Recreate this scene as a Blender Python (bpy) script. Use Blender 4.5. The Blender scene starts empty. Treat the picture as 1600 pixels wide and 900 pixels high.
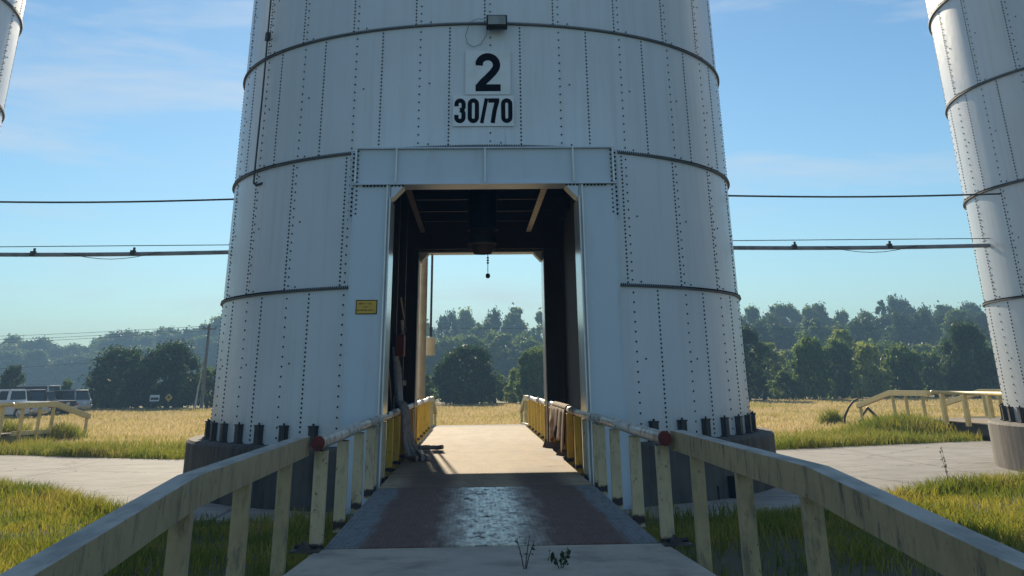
import bpy, math, random
import numpy as np
from mathutils import Matrix, Vector
R = math.radians
random.seed(7); rng = np.random.default_rng(11)
scn = bpy.context.scene
COL = scn.collection

# ------------------------------------------------------------------ camera, sky, sun, exposure
cam_d = bpy.data.cameras.new('camera'); cam = bpy.data.objects.new('camera', cam_d); COL.objects.link(cam)
scn.camera = cam
F_PX, PITCH, ROLL, YAW = 1644.7, 0.458884, 0.012937, 0.038
cr, sr, cp, sp, cy, sy = math.cos(ROLL), math.sin(ROLL), math.cos(PITCH), math.sin(PITCH), math.cos(YAW), math.sin(YAW)
def yawed(v): return Vector((cy*v[0]+sy*v[1], -sy*v[0]+cy*v[1], v[2]))
_r = yawed((cr, sr*sp, -sr*cp)); _u = yawed((sr, -cr*sp, cr*cp)); _f = yawed((0, cp, sp))
cam.matrix_world = Matrix(((_r.x, _u.x, -_f.x, -0.2), (_r.y, _u.y, -_f.y, 0.0), (_r.z, _u.z, -_f.z, 2.1), (0, 0, 0, 1)))
cam_d.sensor_fit = 'HORIZONTAL'; cam_d.sensor_width = 36; cam_d.lens = 36*F_PX/1600
cam_d.shift_y = -(450+218.6)/1600
cam_d.clip_start = 0.1; cam_d.clip_end = 3000
SUN_EL, SUN_AZ = R(23.0), R(-4.5)          # azimuth measured from +Y towards +X
w = bpy.data.worlds.new('World'); scn.world = w; w.use_nodes = True
nt = w.node_tree; nt.nodes.clear()
def N(t, ty, **k):
    n = t.nodes.new(ty)
    for a, b in k.items(): setattr(n, a, b)
    return n
out = N(nt, 'ShaderNodeOutputWorld'); bg = N(nt, 'ShaderNodeBackground'); bg.inputs[1].default_value = 0.094
sky = N(nt, 'ShaderNodeTexSky', sky_type='NISHITA', sun_disc=False, sun_elevation=SUN_EL, sun_rotation=SUN_AZ,
        altitude=50, air_density=1.0, dust_density=0.08, ozone_density=3.0)
hs_ = N(nt, 'ShaderNodeHueSaturation'); hs_.inputs['Saturation'].default_value = .98
tn = N(nt, 'ShaderNodeMix', data_type='RGBA', blend_type='MULTIPLY'); tn.inputs['Factor'].default_value = 1; tn.inputs['B'].default_value = (.80, 1.0, 1.05, 1)
tc = N(nt, 'ShaderNodeTexCoord'); mp = N(nt, 'ShaderNodeMapping'); mp.inputs['Scale'].default_value = (1.6, 1.6, 9.0); mp.inputs['Location'].default_value = (.35, .2, .5)
nz = N(nt, 'ShaderNodeTexNoise'); nz.inputs['Scale'].default_value = 2.2; nz.inputs['Detail'].default_value = 7; nz.inputs['Roughness'].default_value = .58; nz.inputs['Distortion'].default_value = .25
rp = N(nt, 'ShaderNodeValToRGB'); rp.color_ramp.elements[0].position = .50; rp.color_ramp.elements[1].position = .80
rp.color_ramp.elements[1].color = (.75, .75, .75, 1)
mx = N(nt, 'ShaderNodeMix', data_type='RGBA'); mx.inputs['B'].default_value = (7.0, 7.6, 8.2, 1)
L = nt.links.new
L(tc.outputs['Generated'], mp.inputs['Vector']); L(mp.outputs[0], nz.inputs['Vector']); L(nz.outputs[0], rp.inputs[0])
L(rp.outputs[0], mx.inputs['Factor']); L(sky.outputs[0], hs_.inputs['Color']); L(hs_.outputs[0], tn.inputs['A']); L(tn.outputs['Result'], mx.inputs['A']); L(mx.outputs['Result'], bg.inputs[0]); L(bg.outputs[0], out.inputs[0])
sd = bpy.data.lights.new('sun', 'SUN'); sun = bpy.data.objects.new('sun', sd); COL.objects.link(sun)
sd.energy = 5.0; sd.angle = R(.55); sd.color = (1, .86, .64)
sdir = Vector((math.sin(SUN_AZ)*math.cos(SUN_EL), math.cos(SUN_AZ)*math.cos(SUN_EL), math.sin(SUN_EL)))
sun.rotation_euler = sdir.to_track_quat('Z', 'Y').to_euler()
vs = scn.view_settings; vs.view_transform = 'Standard'; vs.look = 'None'; vs.exposure = 0.2; vs.gamma = 1; vs.use_curve_mapping = False
scn.render.engine = 'CYCLES'; scn.cycles.use_denoising = True; scn.cycles.max_bounces = 8; scn.cycles.diffuse_bounces = 4
scn.cycles.transparent_max_bounces = 8; scn.cycles.caustics_reflective = False; scn.cycles.caustics_refractive = False
scn.cycles.sample_clamp_indirect = 6

# ------------------------------------------------------------------ helpers: materials
MATS = {}
class NB:
    """small node builder for one material"""
    def __init__(s, name):
        s.m = bpy.data.materials.new(name); s.m.use_nodes = True; s.t = s.m.node_tree; s.t.nodes.clear()
        s.out = N(s.t, 'ShaderNodeOutputMaterial'); s.b = N(s.t, 'ShaderNodeBsdfPrincipled')
        s.t.links.new(s.b.outputs[0], s.out.inputs[0]); s.tc = N(s.t, 'ShaderNodeTexCoord')
        MATS[name] = s.m
    def l(s, a, b): s.t.links.new(a, b)
    def noise(s, scale, detail=4, rough=.55, stretch=(1, 1, 1), loc=(0, 0, 0), dist=0):
        mp = N(s.t, 'ShaderNodeMapping'); mp.inputs['Scale'].default_value = stretch; mp.inputs['Location'].default_value = loc
        s.l(s.tc.outputs['Object'], mp.inputs[0]); n = N(s.t, 'ShaderNodeTexNoise')
        n.inputs['Scale'].default_value = scale; n.inputs['Detail'].default_value = detail; n.inputs['Roughness'].default_value = rough; n.inputs['Distortion'].default_value = dist
        s.l(mp.outputs[0], n.inputs['Vector']); return n.outputs[0]
    def ramp(s, v, a, b):
        n = N(s.t, 'ShaderNodeMapRange'); n.inputs[1].default_value = a; n.inputs[2].default_value = b; n.interpolation_type = 'SMOOTHSTEP'
        s.l(v, n.inputs[0]); return n.outputs[0]
    def math(s, op, a, b=None):
        n = N(s.t, 'ShaderNodeMath', operation=op)
        for i, x in enumerate((a, b)):
            if x is None: continue
            if isinstance(x, (int, float)): n.inputs[i].default_value = x
            else: s.l(x, n.inputs[i])
        return n.outputs[0]
    def mix(s, f, a, b):
        n = N(s.t, 'ShaderNodeMix', data_type='RGBA')
        for k, x in (('Factor', f), ('A', a), ('B', b)):
            if isinstance(x, (tuple, list)): n.inputs[k].default_value = (*x[:3], 1)
            elif isinstance(x, (int, float)): n.inputs[k].default_value = x
            else: s.l(x, n.inputs[k])
        return n.outputs['Result']
    def xyz(s):
        n = N(s.t, 'ShaderNodeSeparateXYZ'); s.l(s.tc.outputs['Object'], n.inputs[0]); return n.outputs
    def island(s):
        n = N(s.t, 'ShaderNodeNewGeometry'); return n.outputs['Random Per Island']
    def base(s, c):
        if isinstance(c, tuple): s.b.inputs['Base Color'].default_value = (*c, 1)
        else: s.l(c, s.b.inputs['Base Color'])
    def rough(s, r, metal=0):
        if isinstance(r, (int, float)): s.b.inputs['Roughness'].default_value = r
        else: s.l(r, s.b.inputs['Roughness'])
        s.b.inputs['Metallic'].default_value = metal
    def bump(s, h, strength=.3, dist=.02):
        n = N(s.t, 'ShaderNodeBump'); n.inputs['Strength'].default_value = strength; n.inputs['Distance'].default_value = dist
        s.l(h, n.inputs['Height']); s.l(n.outputs[0], s.b.inputs['Normal'])

def worn(name, c, c2, rough=.5, metal=0, scale=3, stretch=(1, 1, 1), lo=.4, hi=.7, bump=0):
    m = NB(name); f = m.ramp(m.noise(scale, 6, .6, stretch), lo, hi)
    m.base(m.mix(f, c, c2)); m.rough(rough, metal)
    if bump: m.bump(m.noise(scale*6, 3, .6, stretch), bump)
    return m.m

# painted steel sheet of the silos: nearly white, faint streaks of dirt running down
m = NB('silo_paint'); a = m.ramp(m.noise(2.2, 6, .65, (3, 3, .14)), .44, .72); b = m.ramp(m.noise(.45, 5, .6), .35, .75)
c = m.mix(m.math('MULTIPLY', a, .35), (.67, .71, .76), (.50, .52, .52)); c = m.mix(m.math('MULTIPLY', b, .35), c, (.54, .57, .60))
r1 = m.ramp(m.noise(6, 5, .7, (2.2, 2.2, .10), (3, 1, 2)), .64, .76); c = m.mix(m.math('MULTIPLY', r1, .32), c, (.28, .21, .15))
zz = m.xyz()[2]; gr = m.ramp(m.math('ADD', zz, m.math('MULTIPLY', m.noise(3, 5, .7, (1, 1, .4)), 1.3)), 2.5, 1.4); c = m.mix(m.math('MULTIPLY', gr, .35), c, (.36, .34, .30))
m.base(c); m.rough(m.math('ADD', m.math('MULTIPLY', m.noise(4, 3), .2), .24)); m.bump(m.noise(.9, 3, .5), .16, .04)
worn('frame_paint', (.53, .60, .68), (.44, .48, .52), .33, scale=2.5, stretch=(1, 1, .25), lo=.5, hi=.85, bump=.02)
m = NB('bolt_steel'); m.base((.012, .012, .014)); m.rough(.85); m.b.inputs['Specular IOR Level'].default_value = .1
worn('dark_steel', (.035, .034, .034), (.075, .06, .05), .55, scale=4)
worn('ring_steel', (.055, .055, .055), (.10, .085, .07), .55, scale=3)
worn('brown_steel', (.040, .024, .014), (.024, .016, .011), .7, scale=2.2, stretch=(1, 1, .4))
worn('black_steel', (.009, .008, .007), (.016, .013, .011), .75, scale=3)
worn('cream_trim', (.60, .54, .42), (.48, .42, .32), .42, scale=3)
m = NB('black_ink'); m.base((.008, .008, .014)); m.rough(.9); m.b.inputs['Specular IOR Level'].default_value = .1
worn('sign_white', (.74, .76, .78), (.66, .68, .69), .35, scale=3)
worn('sign_yellow', (.62, .38, .03), (.5, .3, .03), .5, scale=8)
worn('sign_red', (.16, .03, .02), (.12, .03, .02), .6)
worn('red_paint', (.17, .02, .013), (.05, .018, .014), .7, scale=14, lo=.45, hi=.7)
worn('pipe_steel', (.60, .56, .50), (.24, .18, .13), .42, .1, scale=7, stretch=(1, .5, 1), lo=.5, hi=.66, bump=.05)
worn('conveyor_steel', (.30, .30, .31), (.16, .15, .15), .5, scale=2)
worn('wire', (.05, .05, .055), (.07, .07, .07), .6)
worn('hose', (.46, .45, .44), (.3, .29, .28), .5, scale=9, bump=.1)
worn('cloth', (.56, .44, .35), (.42, .33, .26), .9, scale=10, bump=.2)
worn('plate_light', (.26, .20, .155), (.2, .16, .12), .8, scale=9)
worn('wood', (.16, .12, .085), (.1, .075, .055), .8, scale=3, stretch=(4, 4, .2))
worn('pole_wood', (.21, .17, .13), (.13, .10, .08), .85, scale=3, stretch=(4, 4, .1))
worn('lit_edge_paint', (.74, .74, .72), (.62, .62, .6), .16, scale=2)  # whiter than the frame: bright reflections on jambs and stiffeners painted in
worn('bark', (.075, .055, .04), (.045, .034, .026), .9, scale=5)
worn('rubber', (.02, .02, .02), (.03, .03, .03), .8)
worn('chrome', (.6, .6, .62), (.5, .5, .5), .25, .9)
worn('car_white', (.76, .76, .75), (.68, .68, .67), .25, scale=1)
worn('car_black', (.02, .021, .025), (.03, .03, .034), .22, scale=1)
worn('car_silver', (.42, .43, .45), (.38, .39, .4), .28, .4, scale=1)
worn('car_trim', (.03, .03, .03), (.04, .04, .04), .6)
worn('tail_red', (.45, .015, .012), (.35, .012, .01), .2)
worn('roof_white', (.7, .7, .68), (.6, .6, .58), .5)
worn('lamp_glass', (.30, .31, .30), (.22, .22, .2), .2)
m = NB('car_glass'); m.base((.012, .014, .017)); m.rough(.06)

# yellow/cream railing paint with rust and dirt
def rail_paint(name, c, c2, dirt, rust_at=()):
    m = NB(name); z = m.xyz()[2]
    col = m.mix(m.ramp(m.noise(3, 5), .4, .75), c, c2)
    st = m.ramp(m.noise(7, 8, .72, (1, 1, .3)), .5, .66)
    col = m.mix(m.math('MULTIPLY', st, dirt), col, (.075, .065, .045))
    for zc, hw in rust_at:
        d = m.math('ABSOLUTE', m.math('SUBTRACT', z, zc))
        k = m.ramp(m.math('ADD', d, m.math('MULTIPLY', m.noise(12, 5, .7), hw*1.6)), hw*1.75, hw*1.2)
        col = m.mix(k, col, (.03, .017, .012))
    sp_ = m.ramp(m.noise(22, 6, .7, (1, 1, .5), (3, 1, 2)), .60, .66)
    col = m.mix(m.math('MULTIPLY', sp_, .85), col, (.075, .04, .025))
    m.base(col); m.rough(.55); m.bump(m.noise(30, 3), .08)
    return m.m
rail_paint('cream_paint', (.58, .455, .275), (.47, .37, .225), .45, ((.52, .07), (1.455, .035)))
rail_paint('beam_paint', (.39, .285, .14), (.28, .205, .10), 1.0)
rail_paint('clean_beam_paint', (.40, .305, .165), (.31, .235, .13), .65)
worn('beam_top', (.50, .47, .40), (.30, .29, .25), .7, scale=3, stretch=(2, .6, 1), lo=.4, hi=.65)
rail_paint('sunlit_yellow_paint', (.80, .49, .035), (.70, .43, .05), .25, ((.56, .05),))  # same posts as the cream ones; sunlight on them put into the yellow
rail_paint('pale_yellow', (.64, .51, .22), (.58, .46, .2), .35)

# concrete
def concrete(name, c, c2, dark, amt, streak=(1, 1, 1), rough=.85, joints=False):
    m = NB(name); col = m.mix(m.ramp(m.noise(.9, 7, .65), .35, .7), c, c2)
    k = m.ramp(m.noise(1.3, 7, .7, streak, (5, 2, 1)), .45, .72)
    col = m.mix(m.math('MULTIPLY', k, amt), col, dark)
    if joints:
        x, y, z = m.xyz(); wob = m.math('MULTIPLY', m.noise(1.5, 4, .6), .12)
        for v_, per in ((x, 4.6), (y, 5.2)):
            d = m.math('ABSOLUTE', m.math('SUBTRACT', m.math('FRACT', m.math('DIVIDE', m.math('ADD', v_, wob), per)), .5)); col = m.mix(m.math('MULTIPLY', m.ramp(d, .008, .002), .75), col, (.07, .06, .045))
        sp_ = m.ramp(m.noise(9, 6, .75), .66, .72); col = m.mix(m.math('MULTIPLY', sp_, .6), col, (.12, .10, .085))
        vo = N(m.t, 'ShaderNodeTexVoronoi', feature='DISTANCE_TO_EDGE'); vo.inputs['Scale'].default_value = .22; mp_ = N(m.t, 'ShaderNodeMapping'); m.l(m.tc.outputs['Object'], mp_.inputs[0]); ad = N(m.t, 'ShaderNodeVectorMath', operation='ADD'); m.l(mp_.outputs[0], ad.inputs[0]); m.l(m.noise(1.2, 5, .7), ad.inputs[1]); m.l(ad.outputs[0], vo.inputs['Vector'])
        col = m.mix(m.math('MULTIPLY', m.ramp(vo.outputs['Distance'], .012, .002), .7), col, (.08, .07, .055))
    m.base(col); m.rough(rough); m.bump(m.noise(14, 5, .7), .15)
    return m.m
concrete('pad_concrete', (.40, .365, .32), (.31, .285, .25), (.19, .165, .14), .7, (1, 2.2, 1), .85, True)
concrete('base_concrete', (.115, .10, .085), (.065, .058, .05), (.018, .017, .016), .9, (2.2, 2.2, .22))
concrete('lit_base_concrete', (.27, .235, .195), (.18, .155, .125), (.05, .045, .04), .85, (2.2, 2.2, .22))  # lighter copy for the right foundation: its extra sky and sun light painted in
concrete('ramp_concrete', (.56, .49, .39), (.45, .395, .32), (.2, .17, .14), .7)
concrete('dirty_concrete', (.27, .25, .23), (.19, .18, .17), (.08, .07, .06), .6)

# worn painted steel plate: maroon tracks, bare middle with painted sky sheen, blue-grey edges
def tread(m, strength):
    x, y, _ = m.xyz()
    wv = m.math('SINE', m.math('MULTIPLY', x, 2*math.pi/.055)); wv2 = m.math('SINE', m.math('MULTIPLY', y, 2*math.pi/.11))
    h = m.math('ADD', wv, m.math('MULTIPLY', wv2, .6)); m.bump(h, strength, .006)
    return h
m = NB('worn_plate'); x, y, z = m.xyz(); ax = m.math('ABSOLUTE', m.math('SUBTRACT', x, .03)); h = tread(m, .05)
n1 = m.noise(2.6, 8, .7, (2.2, .5, 1)); n2 = m.noise(7, 8, .75, (1.6, .5, 1), (4, 0, 0))
e = m.math('ADD', ax, m.math('MULTIPLY', m.math('SUBTRACT', n1, .5), .85))
col = m.mix(m.ramp(n2, .35, .7), (.74, .69, .58), (.44, .40, .34))
col = m.mix(m.ramp(e, .18, .80), col, m.mix(m.ramp(n2, .3, .75), (.145, .078, .060), (.215, .138, .112)))
col = m.mix(m.ramp(m.math('ADD', ax, m.math('MULTIPLY', m.math('SUBTRACT', n1, .5), .4)), 1.34, 1.50), col, m.mix(m.ramp(n2, .4, .7), (.25, .265, .27), (.16, .165, .17)))
dirt = m.ramp(m.noise(4, 9, .85, (1.2, .5, 1), (1, 9, 0)), .53, .60); dirt = m.math('MULTIPLY', dirt, m.math('ADD', m.math('MULTIPLY', m.ramp(e, .62, .3), .75), .2)); col = m.mix(m.math('MULTIPLY', dirt, .9), col, (.022, .018, .016))
hv = m.ramp(h, -.6, 1.2); col = m.mix(m.math('MULTIPLY', m.math('SUBTRACT', 1, hv), .16), col, (.04, .03, .03))
ctr = m.math('MULTIPLY', m.ramp(e, .78, .15), m.math('SUBTRACT', 1, m.math('MAXIMUM', dirt, m.ramp(n2, .5, .72)))); m.base(col); m.rough(m.math('SUBTRACT', m.math('ADD', .62, m.math('MULTIPLY', n2, .25)), m.math('MULTIPLY', ctr, .42)))
m.l(m.math('MULTIPLY', m.math('ADD', .18, m.math('MULTIPLY', ctr, .4)), m.math('SUBTRACT', 1, dirt)), m.b.inputs['Specular IOR Level'])
m.l(m.math('MULTIPLY', ctr, .5), m.b.inputs['Metallic'])
m = NB('deck_surface'); x, y, z = m.xyz(); ax = m.math('ABSOLUTE', x); h = tread(m, .12)
n1 = m.noise(1.4, 8, .7, (1.6, .35, 1)); n2 = m.noise(6, 8, .75, (1, .4, 1), (4, 0, 0))
col = m.mix(m.ramp(n1, .35, .7), (.50, .38, .245), (.385, .285, .18))
tr = m.ramp(m.math('ABSOLUTE', m.math('SUBTRACT', ax, .95)), .6, .2); near = m.ramp(y, 25.5, 21.2)
col = m.mix(m.math('MULTIPLY', m.math('MULTIPLY', tr, near), .8), col, (.115, .06, .055))
col = m.mix(m.math('MULTIPLY', m.ramp(n2, .56, .7), .5), col, (.16, .11, .08))
blot = m.ramp(m.noise(.9, 7, .75, (.7, 1.6, 1), (2, 3.3, 0)), .56, .68); col = m.mix(m.math('MULTIPLY', blot, .85), col, (.10, .065, .05))
seam = m.ramp(m.math('ABSOLUTE', m.math('SUBTRACT', m.math('MODULO', m.math('SUBTRACT', y, 19.95), 3.05), 1.5)), 1.485, 1.498)
col = m.mix(m.math('MULTIPLY', seam, .6), col, (.08, .06, .05))
m.base(col); m.rough(.8); m.b.inputs['Specular IOR Level'].default_value = .2

# ground and plants
m = NB('soil'); y = m.xyz()[1]; n = m.noise(.35, 7, .7); n2 = m.noise(5, 6, .7)
far = m.ramp(m.math('ADD', y, m.math('MULTIPLY', n, 6)), 40, 47)
col = m.mix(far, m.mix(n2, (.07, .06, .04), (.12, .10, .055)), m.mix(m.ramp(n, .3, .7), (.46, .33, .14), (.36, .28, .10)))
m.base(m.mix(m.math('MULTIPLY', n2, .5), col, (.12, .10, .05))); m.rough(.95)
def plant(name, stops, trans=.45, var=.3, rough=.6, scale=.25):
    """leaf / blade material: colour by blade, by patch; thin and translucent"""
    m = NB(name); r = N(m.t, 'ShaderNodeValToRGB'); cr_ = r.color_ramp
    while len(cr_.elements) < len(stops): cr_.elements.new(.5)
    for e_, (p_, c_) in zip(cr_.elements, stops): e_.position = p_; e_.color = (*c_, 1)
    f = m.math('ADD', m.math('MULTIPLY', m.island(), var), m.math('MULTIPLY', m.ramp(m.noise(scale, 5, .65), .36, .64), 1-var)); m.l(f, r.inputs[0])
    m.base(r.outputs[0]); m.rough(rough); m.b.inputs['Specular IOR Level'].default_value = .25
    t_ = N(m.t, 'ShaderNodeBsdfTranslucent'); m.l(r.outputs[0], t_.inputs[0])
    ms = N(m.t, 'ShaderNodeMixShader'); ms.inputs[0].default_value = trans
    m.l(m.b.outputs[0], ms.inputs[1]); m.l(t_.outputs[0], ms.inputs[2]); m.l(ms.outputs[0], m.out.inputs[0])
    return m.m
plant('grass_near', [(0, (.08, .13, .018)), (.4, (.20, .24, .025)), (.7, (.38, .33, .05)), (1, (.5, .38, .11))], .65, .5, scale=.5)
plant('grass_strip', [(0, (.11, .17, .02)), (.5, (.25, .27, .035)), (1, (.42, .34, .08))], .6, .5, scale=.4)
plant('grass_dry', [(0, (.30, .30, .07)), (.35, (.52, .41, .165)), (.7, (.61, .48, .25)), (1, (.46, .34, .16))], .75, .28, scale=.16)
plant('leaf_dark', [(0, (.022, .05, .015)), (.6, (.05, .095, .026)), (1, (.15, .21, .055))], .6, .6, .5, .5)
plant('leaf_mid', [(0, (.07, .13, .028)), (.6, (.15, .23, .045)), (1, (.34, .40, .10))], .65, .6, .5, .4)
plant('leaf_pale', [(0, (.18, .25, .055)), (.6, (.30, .36, .085)), (1, (.50, .50, .16))], .65, .6, .5, .4)
M = MATS

# ------------------------------------------------------------------ helpers: meshes and objects
class MB:
    def __init__(s): s.v = []; s.n = 0; s.q = []; s.g = []
    def add(s, verts, quads=(), ngons=(), mat=0, smooth=False):
        verts = np.asarray(verts, float).reshape(-1, 3); o = s.n; s.v.append(verts); s.n += len(verts)
        if len(quads): q = np.asarray(quads, int)+o; s.q.append((q, mat, smooth))
        for f in ngons: s.g.append(([i+o for i in f], mat, smooth))
        return s
    def box(s, c, d, mat=0, rz=0, rx=0, ry=0):
        h = np.array([[x, y, z] for x in (-.5, .5) for y in (-.5, .5) for z in (-.5, .5)])*np.array(d)
        if rx or ry or rz: h = h @ np.array((Matrix.Rotation(rz, 3, 'Z') @ Matrix.Rotation(ry, 3, 'Y') @ Matrix.Rotation(rx, 3, 'X')).transposed())
        return s.add(h+np.array(c), [(0, 1, 3, 2), (4, 6, 7, 5), (0, 4, 5, 1), (2, 3, 7, 6), (0, 2, 6, 4), (1, 5, 7, 3)], mat=mat)
    def span(s, a, b, mat=0):
        a = np.array(a, float); b = np.array(b, float); return s.box((a+b)/2, np.abs(b-a), mat)
    def tube(s, path, r, seg=10, mat=0, cap=True, smooth=True):
        P = [Vector(p) for p in path]; rs = r if isinstance(r, (list, tuple)) else [r]*len(P)
        vs_ = []; up = None
        for i, p in enumerate(P):
            t = (P[min(i+1, len(P)-1)]-P[max(i-1, 0)]).normalized()
            if up is None: up = Vector((0, 0, 1)) if abs(t.z) < .9 else Vector((1, 0, 0))
            a = t.cross(up).normalized(); b = a.cross(t).normalized(); up = b
            vs_ += [p+(a*math.cos(2*math.pi*k/seg)+b*math.sin(2*math.pi*k/seg))*rs[i] for k in range(seg)]
        q = [(i*seg+k, i*seg+(k+1) % seg, (i+1)*seg+(k+1) % seg, (i+1)*seg+k) for i in range(len(P)-1) for k in range(seg)]
        s.add(vs_, q, [], mat, smooth)
        if cap:
            o = s.n-len(vs_); n_ = len(P)
            s.g.append(([o+k for k in range(seg)], mat, False)); s.g.append(([o+(n_-1)*seg+k for k in range(seg)][::-1], mat, False))
        return s
    def bar(s, path, w_, h_, mat=0, top=None):
        """rectangular bar along a path, sides upright; path runs along the middle of its top"""
        P = [Vector(p) for p in path]; v = []
        for i, p in enumerate(P):
            t = (P[min(i+1, len(P)-1)]-P[max(i-1, 0)]); side = Vector((t.y, -t.x, 0)).normalized()*w_/2
            v += [p+side, p-side, p-side-Vector((0, 0, h_)), p+side-Vector((0, 0, h_))]
        q = [(i*4+k, i*4+(k+1) % 4, i*4+4+(k+1) % 4, i*4+4+k) for i in range(len(P)-1) for k in range(4)]
        e_ = 4*(len(P)-1); q += [(3, 2, 1, 0), (e_, e_+1, e_+2, e_+3)]
        s.add(v, [x_ for i_, x_ in enumerate(q) if not (top is not None and i_ < 4*(len(P)-1) and i_ % 4 == 0)], mat=mat)
        if top is not None: s.q.append((np.array([(i*4, i*4+1, i*4+5, i*4+4) for i in range(len(P)-1)])+s.n-len(v), top, False))
        return s
    def lathe(s, prof, seg=32, c=(0, 0, 0), mat=0, a0=0, a1=2*math.pi, smooth=True):
        full = abs(a1-a0-2*math.pi) < 1e-6; na = seg if full else seg+1
        v = [(c[0]+r*math.cos(a0+(a1-a0)*k/seg), c[1]+r*math.sin(a0+(a1-a0)*k/seg), c[2]+z) for r, z in prof for k in range(na)]
        q = [(i*na+k, i*na+(k+1) % na, (i+1)*na+(k+1) % na, (i+1)*na+k) for i in range(len(prof)-1) for k in range(seg)]
        return s.add(v, q, mat=mat, smooth=smooth)
    def prism(s, poly, y0, y1, mat=0, plane='xz'):
        n_ = len(poly)
        f = {'xz': lambda p, d: (p[0], d, p[1]), 'yz': lambda p, d: (d, p[0], p[1]), 'xy': lambda p, d: (p[0], p[1], d)}[plane]
        v = [f(p, y0) for p in poly]+[f(p, y1) for p in poly]
        return s.add(v, [(i, (i+1) % n_, n_+(i+1) % n_, n_+i) for i in range(n_)], [list(range(n_))[::-1], list(range(n_, 2*n_))], mat)
    def mesh(s, name, mats):
        me = bpy.data.meshes.new(name); V = np.concatenate(s.v).astype(np.float32)
        lo = []; st = []; tot = []; mi = []; sm = []; cur = 0
        for q, m_, k in s.q:
            lo.append(q.ravel()); n_ = len(q); st.append(cur+np.arange(n_)*q.shape[1]); cur += n_*q.shape[1]
            tot.append(np.full(n_, q.shape[1])); mi.append(np.full(n_, m_)); sm.append(np.full(n_, k))
        for f, m_, k in s.g:
            lo.append(np.array(f)); st.append(np.array([cur])); cur += len(f); tot.append(np.array([len(f)])); mi.append(np.array([m_])); sm.append(np.array([k]))
        lo = np.concatenate(lo); st = np.concatenate(st); mi = np.concatenate(mi); sm = np.concatenate(sm)
        me.vertices.add(len(V)); me.vertices.foreach_set('co', V.ravel())
        me.loops.add(len(lo)); me.loops.foreach_set('vertex_index', lo.astype(np.int32))
        me.polygons.add(len(st)); me.polygons.foreach_set('loop_start', st.astype(np.int32))
        me.polygons.foreach_set('material_index', mi.astype(np.int32)); me.polygons.foreach_set('use_smooth', sm.astype(bool))
        for x_ in mats: me.materials.append(M[x_])
        me.update(calc_edges=True); me.validate(); return me
def obj(name, mb, mats, parent=None, bevel=0, label=None):
    me = mb.mesh(name, [mats] if isinstance(mats, str) else mats)
    o = bpy.data.objects.new(name, me); COL.objects.link(o)
    if parent: o.parent = parent
    if label: o['label'] = label
    if bevel:
        b_ = o.modifiers.new('bevel', 'BEVEL'); b_.width = bevel; b_.segments = 2; b_.limit_method = 'ANGLE'
    return o
def tag(o, label, cat, group=None, kind=None):
    if label: o['label'] = label
    if cat: o['category'] = cat
    if group: o['group'] = group
    if kind: o['kind'] = kind
    return o
def thing(name, label, cat, loc=(0, 0, 0), rz=0, group=None):
    o = bpy.data.objects.new(name, None); COL.objects.link(o); o.location = loc; o.rotation_euler = (0, 0, rz); o.empty_display_size = .3
    return tag(o, label, cat, group)
def kids(o): return [c for c in list(bpy.data.objects) if c.parent == o]
def copy_tree(o, parent=None, depth=0):
    c = o.copy(); COL.objects.link(c)
    if parent: c.parent = parent
    for ch in kids(o): copy_tree(ch, c, depth+1)
    return c
def place(proto, used, loc, rz, label, group=None, scale=None):
    o = copy_tree(proto) if used else proto
    o.location = loc; o.rotation_euler = (0, 0, rz); o['label'] = label
    if scale: o.scale = scale
    if group: o['group'] = group
    return o
def struct(name, mb, mats): return tag(obj(name, mb, mats), None, None, None, 'structure')

# ------------------------------------------------------------------ the ground
g = MB(); g.add([(-420, -25, 0), (420, -25, 0), (420, 470, 0), (-420, 470, 0)], [(0, 1, 2, 3)]); struct('ground', g, 'soil')
PAD_F = [(-45, 31.5), (-20, 30.6), (-12, 28.6), (-9.3, 26.2), (-7.6, 23.6), (-6.2, 21.6), (-3.5, 20.7), (0, 20.4), (3.5, 20.4), (6.4, 20.9), (7.9, 22.6), (9.4, 24.4), (12.2, 25.6), (20, 26.2), (45, 26.6)]
PAD_B = [(45, 43), (24, 42), (17.5, 41.0), (13, 39.3), (9.3, 37.7), (4, 36.6), (-4, 36.6), (-9, 37.3), (-16.3, 41.4), (-24, 43), (-45, 44)]
poly = PAD_F+PAD_B; n_ = len(poly); g = MB()
g.add([(x, y, .035) for x, y in poly]+[(x, y, -.05) for x, y in poly], [(i, i+n_, (i+1) % n_+n_, (i+1) % n_) for i in range(n_)], [list(range(n_))])
struct('concrete_path', g, 'pad_concrete')
def pad_front(x): return np.interp(x, [p[0] for p in PAD_F], [p[1] for p in PAD_F])
def pad_back(x): return np.interp(x, [p[0] for p in PAD_B[::-1]], [p[1] for p in PAD_B[::-1]])

# ------------------------------------------------------------------ a silo
RS, ZB = 6.18, 1.03
RINGS = [1.03, 3.76, 6.36, 8.95, 11.55, 14.15, 16.75]
NP = 26; DA = 2*math.pi/NP; DOOR = 2.57; DANG = math.asin(DOOR/RS)
def cyl(a, r, z): return np.stack([r*np.sin(a), -r*np.cos(a), z+0*a], -1)      # a=0 faces the camera (-Y)
def bolts(mb, P, Nn, Tt, r=.0172, h=.014, mat=1):
    P = np.asarray(P); Nn = np.asarray(Nn); Tt = np.asarray(Tt); B = np.cross(Nn, Tt); n_ = len(P)
    if not n_: return
    rows = []
    for lift in (-.004, h):
        for k in range(6):
            a = math.pi/3*k; rows.append(P+(Tt*math.cos(a)+B*math.sin(a))*r+Nn*lift)
    V = np.stack(rows, 1).reshape(-1, 3); o = (np.arange(n_)*12)[:, None, None]
    q = [(k, (k+1) % 6, 6+(k+1) % 6, 6+k) for k in range(6)]+[(6, 7, 8, 9), (6, 9, 10, 11)]
    mb.add(V, (np.array(q)[None]+o).reshape(-1, 4), mat=mat)
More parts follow.
